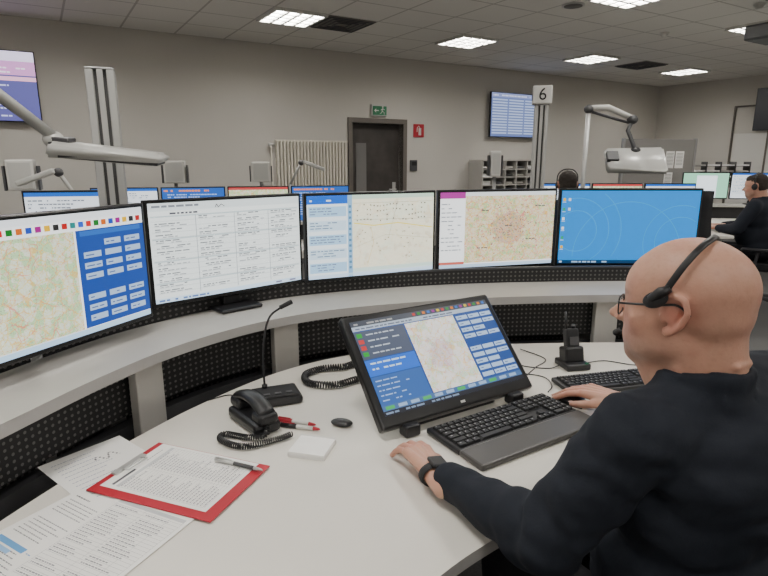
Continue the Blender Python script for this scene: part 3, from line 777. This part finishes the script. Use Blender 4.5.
def speaker(x, y, z, h=.22, w_=.17, a=0, base=.0):
    mb = MB(); mb.box((0, 0, z), (w_, .14, h), 'white', bev=.01); mb.box((0, -.072, z), (w_*.8, .004, h*.8), 'silver'); mb.cyl((0, 0, base), (0, 0, z-h/2), .018, 'grey'); mb.box((0, 0, base+.01), (.18, .16, .02), 'grey', bev=.004)
    for sx in (-1, 1): mb.box((sx*(w_/2+.018), .0, z-.02), (.012, .10, h*.8), 'dgrey')
    mb.make('loudspeaker', mw=T(x, y, 0) @ Rz(a))
speaker(-2.42, 3.82, 1.40, .20, .16, .4)
speaker(-2.10, 5.75, 1.38, .22, .20, .2)
speaker(-1.27, 5.9, 1.38, .20, .18, .2)
speaker(1.16, 6.0, 1.46, .26, .10, 0)
def small_lamp(x, y, s_, z=1.0, a=0):
    mb = MB(); mb.cyl((0, 0, 0), (0, 0, z+.25), .018, 'grey'); mb.cyl((0, 0, 0), (0, 0, .02), .12, 'grey')
    mb.tube([(0, 0, z+.25), (.12*s_, 0, z+.47), (.16*s_, 0, z+.47)], .013, 'silver', 8); mb.box((.25*s_, 0, z+.44), (.24, .1, .035), 'silver', Ry(math.radians(20*s_)), bev=.01); mb.ell((.12*s_, 0, z+.47), (.03, .03, .03), 'dgrey')
    mb.make('desk_lamp', mw=T(x, y, 0) @ Rz(a))
small_lamp(-.98, 5.95, 1, 1.0, .3)
small_lamp(-2.0, 3.75, -1, .95, .3)

mb = MB(); s0, s1 = 3.85, 5.12; D = .35; ht = 1.50
mb.box(((s0+s1)/2, .02+.005, ht/2), (s1-s0, .01, ht), 'shelf')
for i in range(6): x = s0+(s1-s0)*i/5; mb.box((x, .02+D/2, ht/2), (.02, D, ht), 'shelf')
zz = [0.05, .4, .75, .95, 1.08, 1.21, 1.34, 1.49]
for z in zz: mb.box(((s0+s1)/2, .02+D/2, z), (s1-s0, D, .016), 'shelf')
for i in range(5):
    for z in zz[2:-1]:
        x = s0+(s1-s0)*(i+.5)/5; mb.box((x, .18, z+.035), (.20, .26, random.uniform(.02, .07)), random.choice(['paper', 'dgrey', 'shelf', 'shelf']))
mb.make('pigeonhole_cabinet', mw=RM)
mb = MB(); mb.box((0, 0, .92), (1.10, .05, 1.74), 'partition', bev=.005)
for sx in (-1, 1): mb.box((sx*.56, 0, .9), (.03, .06, 1.8), 'grey'); mb.box((sx*.5, 0, .02), (.05, .4, .04), 'grey', bev=.005)
for px, pz in ((.17, 1.5), (.32, 1.5), (.17, 1.2)):
    mb.box((px, -.028, pz), (.13, .002, .24), 'paper')
    for k in range(9): mb.box((px, -.0295, pz+.09-.02*k), (.10, .001, .005), 'dgrey')
mb.make('office_partition', mw=T(3.98, 8.35, 0) @ Rz(math.radians(8)))
mb = MB(); mb.box((0, .05, 1.1), (1.3, .3, .03), 'shelf')
for sx in (-1, 0, 1): mb.box((sx*.63, .05, .6), (.03, .3, 1.2), 'shelf')
for i in range(6): mb.box((-.55+i*.20, 0, 1.30), (.008, .24, .34), 'dgrey')
for i in range(5):
    x = -.45+i*.20
    for q in range(4): mb.box((x, 0, 1.15+q*.085), (.19, .24, .006), 'dgrey'); mb.box((x, 0, 1.165+q*.085), (.17, .22, .02), random.choice(['paper', 'paper', 'shelf']))
mb.box((0, .05, .05), (1.3, .3, .03), 'shelf'); mb.box((0, .05, .6), (1.3, .3, .03), 'shelf')
mb.make('document_rack', mw=T(5.05, 8.75, 0) @ Rz(math.radians(-10)))
mb = MB(); mb.box((.02, 2.25, 1.0), (.03, 1.2, 1.96), 'white', bev=.004)
for y in (1.62, 2.25, 2.9): mb.box((.04, y, 1.25), (.02, .03, 2.45), 'frame')
mb.box((.04, 2.26, 2.47), (.02, 1.3, .03), 'frame')
for y in (2.18, 2.32): mb.cyl((.05, y, 1.0), (.05, y, 1.15), .01, 'alu')
mb.make('wall_cupboard', mw=RM)
mb = MB(); mb.box((0, 0, .735), (1.5, .7, .03), 'desk', bev=.005)
for sx in (-1, 1):
    mb.box((sx*.68, 0, .36), (.05, .55, .72), 'grey', bev=.005); mb.box((sx*.68, 0, .02), (.07, .6, .04), 'grey', bev=.005)
mb.box((0, .3, .5), (1.3, .02, .4), 'dgrey'); mb.make('office_desk', mw=T(4.35, 4.75, 0) @ Rz(math.radians(-8)))

# ------------------------------------------------------------------ office chair
def office_chair(x, y, a, top=1.0, name='office_chair', arms=True):
    mb = MB()
    for i in range(5):
        t = 2*math.pi*i/5+.3; c, s_ = math.cos(t), math.sin(t)
        mb.tube([(0, 0, .10), (c*.15, s_*.15, .095), (c*.29, s_*.29, .075)], [.028, .022, .016], 'dgrey', 8); mb.cyl((c*.29-s_*.022, s_*.29+c*.022, .028), (c*.29+s_*.022, s_*.29-c*.022, .028), .028, 'black', seg=16)
    mb.cyl((0, 0, .08), (0, 0, .38), .026, 'grey'); mb.box((0, 0, .385), (.22, .26, .04), 'dgrey', bev=.01)
    mb.box((0, .0, .425), (.48, .46, .07), 'fabric', bev=.03, seg=4)
    h = top-.56
    n = 8; vs = []; fs = []
    for base in (-.235, -.29):
        for i in range(n+1):
            f = i/n; z = .56+h*f; wd = .22*(1-.25*f*f); yy = base-.05*math.sin(f*2.6)
            for j in range(7):
                u = -1+j/3; vs.append((u*wd, yy+.05*u*u, z))
    O = (n+1)*7
    for i in range(n):
        for j in range(6):
            a0 = i*7+j; fs.append([a0, a0+7, a0+8, a0+1]); fs.append([O+a0, O+a0+1, O+a0+8, O+a0+7])
        fs.append([i*7, O+i*7, O+i*7+7, i*7+7]); fs.append([i*7+6, i*7+13, O+i*7+13, O+i*7+6])
    for j in range(6): fs.append([j, j+1, O+j+1, O+j]); fs.append([n*7+j, O+n*7+j, O+n*7+j+1, n*7+j+1])
    mb.add(vs, fs, 'fabric', smooth=True)
    mb.tube(crom([(0, -.08, .38), (0, -.30, .40), (0, -.345, .52), (0, -.33, .75)], 6), .02, 'dgrey', 8, flat=(1, 2))
    if arms:
        for sx in (-1, 1):
            mb.tube(crom([(sx*.22, -.02, .39), (sx*.29, -.02, .42), (sx*.30, -.04, .60)], 5), .015, 'dgrey', 8); mb.box((sx*.30, -.01, .615), (.07, .24, .03), 'black', bev=.012, seg=3)
    return mb.make(name, mw=T(x, y, 0) @ Rz(a))

# ------------------------------------------------------------------ people
def capsule(vs, fs, p0, p1, r0, r1, seg=18, hs=5):
    p0 = Vector(p0); p1 = Vector(p1); d = (p1-p0)
    if d.length < 1e-6: d = V(0, 0, 1e-4)
    t = d.normalized(); up = V(0, 0, 1) if abs(t.z) < .9 else V(1, 0, 0); n = (up-t*up.dot(t)).normalized(); b = t.cross(n)
    rings = []
    for i in range(hs): a = math.pi/2*(i/hs); rings.append((p0-t*r0*math.cos(a), r0*math.sin(a)))
    rings.append((p0, r0)); rings.append((p1, r1))
    for i in range(hs-1, -1, -1): a = math.pi/2*(i/hs); rings.append((p1+t*r1*math.cos(a), r1*math.sin(a)))
    base = len(vs); vs.append(rings[0][0])
    for c, r in rings[1:-1]:
        for j in range(seg): a = 2*math.pi*j/seg; vs.append(c+n*math.cos(a)*r+b*math.sin(a)*r)
    vs.append(rings[-1][0]); e = len(vs)-1; m = len(rings)-2
    for j in range(seg):
        k = (j+1) % seg; fs.append([base, base+1+k, base+1+j]); q = base+1+(m-1)*seg; fs.append([e, q+j, q+k])
        for i in range(m-1): a = base+1+i*seg; fs.append([a+j, a+k, a+seg+k, a+seg+j])
def remesh(name, prims, voxel, smooth=4, fac=.5):
    vs = []; fs = []
    for p in prims:
        if p[0] == 'c': capsule(vs, fs, *p[1:5])
        elif p[0] == 'm': b = len(vs); vs += p[1]; fs += [[b+k for k in f] for f in p[2]]
        else:
            tmp = MB(); tmp.ell(p[1], p[2], 'skin', p[3] if len(p) > 3 else None, 28, 18); b = len(vs); vs += tmp.v; fs += [[b+k for k in f] for f in tmp.f]
    me = bpy.data.meshes.new(name+'_src'); me.from_pydata([tuple(v) for v in vs], [], fs)
    bm = bmesh.new(); bm.from_mesh(me); bmesh.ops.recalc_face_normals(bm, faces=bm.faces); bm.to_mesh(me); bm.free()
    o = bpy.data.objects.new(name+'_src', me); SC.collection.objects.link(o)
    m = o.modifiers.new('r', 'REMESH'); m.mode = 'VOXEL'; m.voxel_size = voxel
    m = o.modifiers.new('s', 'SMOOTH'); m.factor = fac; m.iterations = smooth
    dg = bpy.context.evaluated_depsgraph_get(); dg.update()
    me2 = bpy.data.meshes.new_from_object(o.evaluated_get(dg)); bpy.data.objects.remove(o); me2.name = name
    return me2
def blob(name, prims, voxel, mat, parent=None, mw=None, smooth=4, disp=None, colf=None, fac=.5, base=None):
    if base:   # heavily smoothed under-form, then details united with it
        m0 = remesh(name, base[0], base[1], base[2]); ns = [v.normal.copy() for v in m0.vertices]
        prims = [('m', [v.co+n*base[3] for v, n in zip(m0.vertices, ns)], [list(p.vertices) for p in m0.polygons])]+prims
    me2 = remesh(name, prims, voxel, smooth, fac)
    if disp:
        ns = [v.normal.copy() for v in me2.vertices]
        for v, n in zip(me2.vertices, ns): v.co += n*disp(v.co)
    me2.materials.clear(); me2.materials.append(M[mat])
    for p in me2.polygons: p.use_smooth = True
    ca = me2.color_attributes.new('Col', 'FLOAT_COLOR', 'POINT')
    for i, v in enumerate(me2.vertices): ca.data[i].color = (*(colf(v.co) if colf else (.5, .5, .5)), 1)
    o = bpy.data.objects.new(name, me2); SC.collection.objects.link(o)
    if parent: o.parent = parent
    if mw is not None: o.matrix_basis = mw
    return o
SK = Vector((.50, .29, .21))
def mixv(a, b, t): t = max(0, min(1, t)); return a.lerp(b, t)
def gs(p, c, r): return math.exp(-sum(((p[i]-c[i])/r[i])**2 for i in range(3)))
def headcol(p):
    c = SK.copy()
    n = noise.noise(p*18)*.5+.5; c = mixv(c, Vector((.54, .25, .175)), n*.55)
    n = noise.noise(p*70+V(3, 1, 7)); c = mixv(c, Vector((.43, .20, .14)), max(0, n)*.45)
    n = noise.noise(p*220+V(5, 2, 1)); c = mixv(c, Vector((.36, .18, .13)), max(0, n-.15)*.6)
    hr = gs(p, (0, -.075, -.005), (.09, .075, .055)); c = mixv(c, Vector((.31, .20, .155)), hr*.42)      # shaved hair
    hr = max(gs(p, (-.07, .0, .03), (.03, .045, .03)), gs(p, (.07, .0, .03), (.03, .045, .03))); c = mixv(c, Vector((.33, .22, .17)), hr*.25)
    st = max(gs(p, (0, .07, -.085), (.06, .05, .035)), .8*gs(p, (-.05, .03, -.075), (.03, .05, .035)), .8*gs(p, (.05, .03, -.075), (.03, .05, .035)))
    c = mixv(c, Vector((.21, .145, .12)), st*.6)
    c = mixv(c, Vector((.52, .18, .15)), gs(p, (0, .10, -.066), (.022, .02, .009))*.8)
    for s_ in (-1, 1):
        c = mixv(c, Vector((.60, .20, .15)), gs(p, (s_*.082, -.008, 0), (.02, .03, .035))*.6); c = mixv(c, Vector((.60, .23, .17)), gs(p, (s_*.045, .07, -.03), (.025, .03, .02))*.4)
        c = mixv(c, Vector((.16, .11, .085)), gs(p, (s_*.03, .088, .024), (.024, .02, .005))*.7)
    return tuple(c)
def head_base():
    P_ = [('e', (0, -.014, .035), (.078, .100, .086)), ('e', (0, .028, .028), (.066, .066, .073)), ('e', (0, .034, -.022), (.063, .058, .066)), ('e', (0, .028, -.068), (.058, .058, .042)),
          ('e', (0, .066, -.090), (.028, .024, .024)), ('e', (0, .050, -.058), (.044, .044, .045)), ('e', (0, -.046, .000), (.068, .064, .060)),
          ('c', (0, -.022, -.05), (0, -.050, -.20), .057, .062), ('c', (0, -.052, -.02), (0, -.062, -.17), .048, .054), ('c', (0, .045, -.085), (0, -.005, -.15), .034, .048)]
    for s_ in (-1, 1): P_ += [('e', (s_*.038, .050, -.024), (.026, .028, .024)), ('e', (s_*.042, .014, -.058), (.021, .046, .030)), ('c', (s_*.008, .076, .022), (s_*.042, .064, .024), .012, .012)]
    return P_
def head_feat():
    P_ = [('c', (0, .083, .010), (0, .106, -.022), .0085, .0115), ('e', (0, .111, -.027), (.0120, .0135, .0105)), ('e', (-.011, .099, -.031), (.008, .012, .008)), ('e', (.011, .099, -.031), (.008, .012, .008)),
          ('e', (0, .085, -.0565), (.022, .012, .006)), ('e', (0, .084, -.067), (.020, .011, .007))]
    for z, y, r in ((-.058, -.098, .008), (-.082, -.106, .009)):
        P_ += [('c', (-.035, y+.012, z), (0, y, z), r*.8, r), ('c', (0, y, z), (.035, y+.012, z), r, r*.8)]
    for s_ in (-1, 1):
        P_ += [('c', (s_*.012, .084, .021), (s_*.043, .070, .023), .007, .007),
               ('c', (s_*.019, .0785, .0105), (s_*.044, .068, .0095), .0068, .0060), ('c', (s_*.019, .0775, -.0075), (s_*.044, .068, -.0075), .0060, .0058)]
        ear = [(s_*.072, .012, .010), (s_*.078, .010, .028), (s_*.084, -.004, .037), (s_*.090, -.022, .030), (s_*.091, -.028, .010), (s_*.086, -.019, -.012), (s_*.079, -.006, -.027), (s_*.075, .004, -.031)]
        for a, b in zip(ear[:-1], ear[1:]): P_.append(('c', a, b, .0054, .0054))
        P_ += [('c', (s_*.078, .003, .022), (s_*.081, -.012, .010), .0035, .0035), ('c', (s_*.081, -.012, .010), (s_*.078, -.004, -.012), .0035, .004), ('e', (s_*.076, -.006, .004), (.006, .017, .026)), ('e', (s_*.076, .003, -.028), (.006, .010, .010)), ('c', (s_*.073, .014, -.002), (s_*.074, .012, -.012), .005, .004)]
    return P_
def hand_prims(t, curl=(10, 33, 52), spread=1.):
    P_ = []; tips = []
    data = ((.031, .090, (.042, .026, .020), 4), (.0105, .095, (.046, .029, .021), 1), (-.0105, .090, (.042, .027, .020), -3), (-.030, .080, (.034, .021, .018), -9))
    for i, (x, y, Ls, sp) in enumerate(data):
        P_.append(('c', (t*x*.45, .0, 0), (t*x, y, .002), .018, .0118))
        p = V(t*x, y, .002); r = .0102 if i < 3 else .0088; ax = math.radians(sp*spread)*t
        for k, L_ in enumerate(Ls):
            c = math.radians(curl[k]+i*2); d = V(math.sin(ax)*math.cos(c), math.cos(ax)*math.cos(c), -math.sin(c)); q = p+d*L_
            P_.append(('c', p, q, r, r*.92)); p = q; r *= .92
        tips.append((p, d, r))
    P_ += [('e', (0, .045, -.004), (.036, .045, .014)), ('c', (0, -.08, 0), (0, .005, 0), .0235, .020), ('c', (-.012, -.08, 0), (-.012, .005, 0), .022, .019), ('c', (.012, -.08, 0), (.012, .005, 0), .022, .019)]
    th = [V(t*.022, .018, -.008), V(t*.050, .050, -.014), V(t*.060, .080, -.020), V(t*.060, .103, -.026)]
    for a, b, r0, r1 in ((th[0], th[1], .018, .0130), (th[1], th[2], .0125, .0112), (th[2], th[3], .0112, .0092)): P_.append(('c', a, b, r0, r1))
    tips.append((th[3], (th[3]-th[2]).normalized(), .0095))
    return P_, tips
def handcol(p):
    c = SK.copy(); n = noise.noise(p*60)*.5+.5; c = mixv(c, Vector((.55, .25, .18)), n*.5)
    if p.y > .085: c = mixv(c, Vector((.57, .24, .175)), .35)
    return tuple(c)
def frame(f, up, o):
    f = Vector(f).normalized(); x = f.cross(Vector(up)).normalized(); u = x.cross(f)
    return Matrix(((x.x, f.x, u.x, o[0]), (x.y, f.y, u.y, o[1]), (x.z, f.z, u.z, o[2]), (0, 0, 0, 1)))
def person(name, o, f, head, head_f, armL, armR, handLf, handRf, hair=False, fine=True, scale=1., curlR=(18, 35, 35)):
    BM = frame((f[0], f[1], 0), (0, 0, 1), (o[0], o[1], 0)); inv = BM.inverted(); root = empty(name, BM)
    L = [inv @ Vector(p) for p in armL]; R = [inv @ Vector(p) for p in armR]
    HM = inv @ frame(head_f, (0, 0, 1), head) @ Matrix.Scale(scale, 4)
    nb = HM @ V(0, -.048, -.130)
    P_ = [('e', (0, -.07, .60), (.190, .16, .13)), ('e', (0, -.005, .73), (.185, .165, .16)), ('e', (0, -.010, .90), (.180, .135, .17)), ('e', (0, -.060, .99), (.175, .10, .12)), ('e', (.02, -.070, 1.05), (.12, .065, .07)),
          ('c', L[0]*.85+V(0, -.02, 1.04)*.15, R[0]*.85+V(0, -.02, 1.04)*.15, .078, .080),
          ('c', L[0]+V(.04, 0, .014), (nb.x-.030, nb.y-.016, nb.z-.036), .062, .056), ('c', R[0]+V(-.04, 0, .018), (nb.x+.030, nb.y-.014, nb.z-.032), .066, .058),
          ('c', L[0], L[1], .074, .065), ('c', R[0], R[1], .078, .064)]
    for A in (L, R):
        d = (A[2]-A[1]).normalized(); P_ += [('c', A[1], A[2]-d*.078, .066, .043)]
    for rz, rr in ((-.03, .074), (-.012, .072), (.006, .070), (.022, .069)):
        pts = [nb+V(math.cos(2*math.pi*i/18)*rr, math.sin(2*math.pi*i/18)*rr*1.08+.008, rz-.014*math.sin(2*math.pi*i/18)) for i in range(18)]
        for i in range(18): P_.append(('c', pts[i], pts[(i+1) % 18], .009, .009))
    def dj(p):
        q = Vector((p.x*9, p.y*9, p.z*16)); a = noise.noise(q)*.009+noise.noise(q*2.3)*.005
        for A in (L, R):
            dd = (p-A[1]).length
            if dd < .18: a += math.sin((p-A[1]).dot((A[0]-A[2]).normalized())*85+noise.noise(p*18)*2.5)*.005*(1-dd/.18)
            dd = (p-A[0]).length
            if dd < .17: a += math.sin(p.z*90+p.x*50+noise.noise(p*15)*3)*.004*(1-dd/.17)
        return a
    blob('jacket', P_, .0075 if fine else .016, 'jacket', root, smooth=6, disp=dj if fine else None)
    P_ = [('e', (0, -.08, .555), (.19, .15, .095))]
    for s_ in (-1, 1):
        P_ += [('c', (s_*.095, -.04, .555), (s_*.13, .38, .56), .085, .066), ('c', (s_*.13, .38, .56), (s_*.13, .34, .12), .062, .045)]
    blob('trousers', P_, .011, 'trouser', root, smooth=4)
    P_ = []
    for s_ in (-1, 1): P_ += [('c', (s_*.13, .33, .055), (s_*.14, .50, .038), .045, .036), ('c', (s_*.13, .335, .05), (s_*.13, .335, .11), .042, .04)]
    blob('shoes', P_, .01, 'black', root, smooth=3)
    blob('head', head_feat(), .0028 if fine else .006, 'skin', root, HM, smooth=5 if fine else 2, colf=headcol, base=(head_base(), .005, 22, .0035))
    mb = MB()
    for s_ in (-1, 1):
        mb.ell((s_*.031, .0700, .0015), (.0125, .0125, .0125), 'eye'); mb.ell((s_*.032, .0810, .0015), (.0055, .0030, .0055), 'iris')
    mb.make('eyes', root, HM)
    if hair:
        blob('hair', [('e', (0, -.022, .045), (.084, .098, .088)), ('e', (0, -.05, .0), (.074, .066, .065)), ('e', (0, .03, .075), (.065, .055, .045))], .007, 'hair', root, HM, smooth=2, disp=lambda p: noise.noise(p*60)*.004)
    for nm, A, hf, t, cu in (('left_hand', L, handLf, 1, (12, 36, 50)), ('right_hand', R, handRf, -1, curlR)):
        hw = inv @ frame(hf[0], hf[1], inv.inverted() @ A[2])
        P_, tips = hand_prims(t, cu); blob(nm, P_, .0026 if fine else .006, 'skin', root, hw, smooth=3 if fine else 1, colf=handcol)
        if fine:
            mb = MB()
            for p, d, r in tips:
                u = V(0, 0, 1)-d*d.z; u.normalize(); x = d.cross(u); RR = Matrix((x, d, u)).transposed()
                mb.ell(p+u*r*.80+d*.003, (r*.62, r*.85, r*.22), 'nail', RR, 12, 8)
            mb.make(nm+'_nails', root, hw)
    return root, HM, inv, L, R
hf = Vector((-.765, .640, -.02)).normalized()
WL = (.112, 1.190, .790); WR = (.690, 1.562, .802)
LF = ((-.36, .93, .03), (.15, .0, 1))
root, HM, inv, L, R = person('seated_man', (.585, .945), (-.43, .903), (.520, .945, 1.250), hf,
    [(.412, .855, 1.048), (.295, .895, .825), WL], [(.760, 1.03, 1.062), (.86, 1.28, .87), WR],
    LF, ((-.80, .64, .04), (-.1, 0, 1)), scale=.985)
# watch
hw = inv @ frame(LF[0], LF[1], WL); mb = MB()
ring = [(math.cos(a)*.038, -.022, math.sin(a)*.0265) for a in [2*math.pi*i/32 for i in range(32)]]
mb.tube(ring, .012, 'blackm', 8, closed=True, flat=(.35, 1))
mb.box((0, -.022, .031), (.038, .042, .011), 'black', bev=.004, seg=3); mb.make('wristwatch', root, hw)
# glasses
mb = MB()
for s_ in (-1, 1):
    c = V(s_*.032, .098, -.002); pts = []
    for i in range(24):
        a = 2*math.pi*i/24; ca, sa = math.cos(a), math.sin(a)
        px = abs(ca)**.6*(1 if ca > 0 else -1)*.0255; pz = abs(sa)**.6*(1 if sa > 0 else -1)*.0165
        pts.append(c+V(px, -abs(c.x+px)*.12, pz))
    mb.tube(pts, .0015, 'black', 6, closed=True)
    mb.add(pts, [list(range(24))], 'glass')
    mb.tube(crom([(s_*.058, .091, .008), (s_*.070, .080, .009), (s_*.080, .02, .016), (s_*.083, -.010, .020), (s_*.082, -.030, .004)], 6), .0021, 'black', 8)
mb.tube([(-.0075, .101, .002), (0, .104, .004), (.0075, .101, .002)], .0013, 'black', 6)
mb.make('spectacles', root, HM)
# headset
mb = MB()
arc = crom([(-.086, .020, .018), (-.087, .008, .045), (-.078, -.012, .085), (-.050, -.030, .115), (0, -.040, .127), (.050, -.030, .115), (.080, -.012, .08), (.088, .0, .02)], 8)
mb.tube(arc, .0045, 'black', 10, flat=(.55, 1.3))
mb.ell((-.086, .024, .026), (.008, .021, .014), 'blackm', Rx(math.radians(-25))); mb.tube([(-.088, .002, .048), (-.089, .015, .040), (-.089, .032, .026)], [.006, .010, .007], 'black', 10)
mb.ell((.090, -.005, .0), (.012, .026, .03), 'blackm')
mb.tube(crom([(.093, .01, -.01), (.088, .05, -.045), (.06, .10, -.075), (.035, .115, -.075)], 6), .003, 'black', 8); mb.ell((.03, .116, -.075), (.012, .008, .007), 'blackm')
mb.make('headset', root, HM)
fa = math.atan2(.903, -.43)-math.pi/2
office_chair(.585+.43*.06, .945-.903*.06, fa, .98)
def far_person(x, y, fx, fy, hz=1.25):
    f = Vector((fx, fy, 0)).normalized(); r = V(f.y, -f.x, 0); o = V(x, y, 0)
    A = lambda a, b, z: tuple(o+r*a+f*b+V(0, 0, z))
    rt, hm, iv, l_, r_ = person('seated_operator', (x, y), (f.x, f.y), A(0, .03, hz-.02), (f.x, f.y, -.1), [A(-.19, 0, 1.03), A(-.24, .12, .80), A(-.14, .36, .80)], [A(.19, 0, 1.03), A(.24, .12, .80), A(.14, .36, .80)],
           ((f.x, f.y, 0), (0, 0, 1)), ((f.x, f.y, 0), (0, 0, 1)), hair=True, fine=False)
    mb = MB(); mb.tube(crom([(-.092, 0, .01), (-.088, -.01, .09), (-.05, -.02, .135), (0, -.02, .145), (.05, -.02, .135), (.088, -.01, .09), (.092, 0, .01)], 5), .006, 'black', 8)
    for s_ in (-1, 1): mb.ell((s_*.092, 0, .0), (.014, .028, .032), 'blackm')
    mb.make('headset', rt, hm)
    office_chair(x-f.x*.06, y-f.y*.06, math.atan2(f.y, f.x)-math.pi/2, .95)
far_person(3.86, 5.85, -.78, .62)
far_person(1.68, 5.2, .1, 1, 1.29)
office_chair(2.95, 4.95, math.radians(200), 1.22)
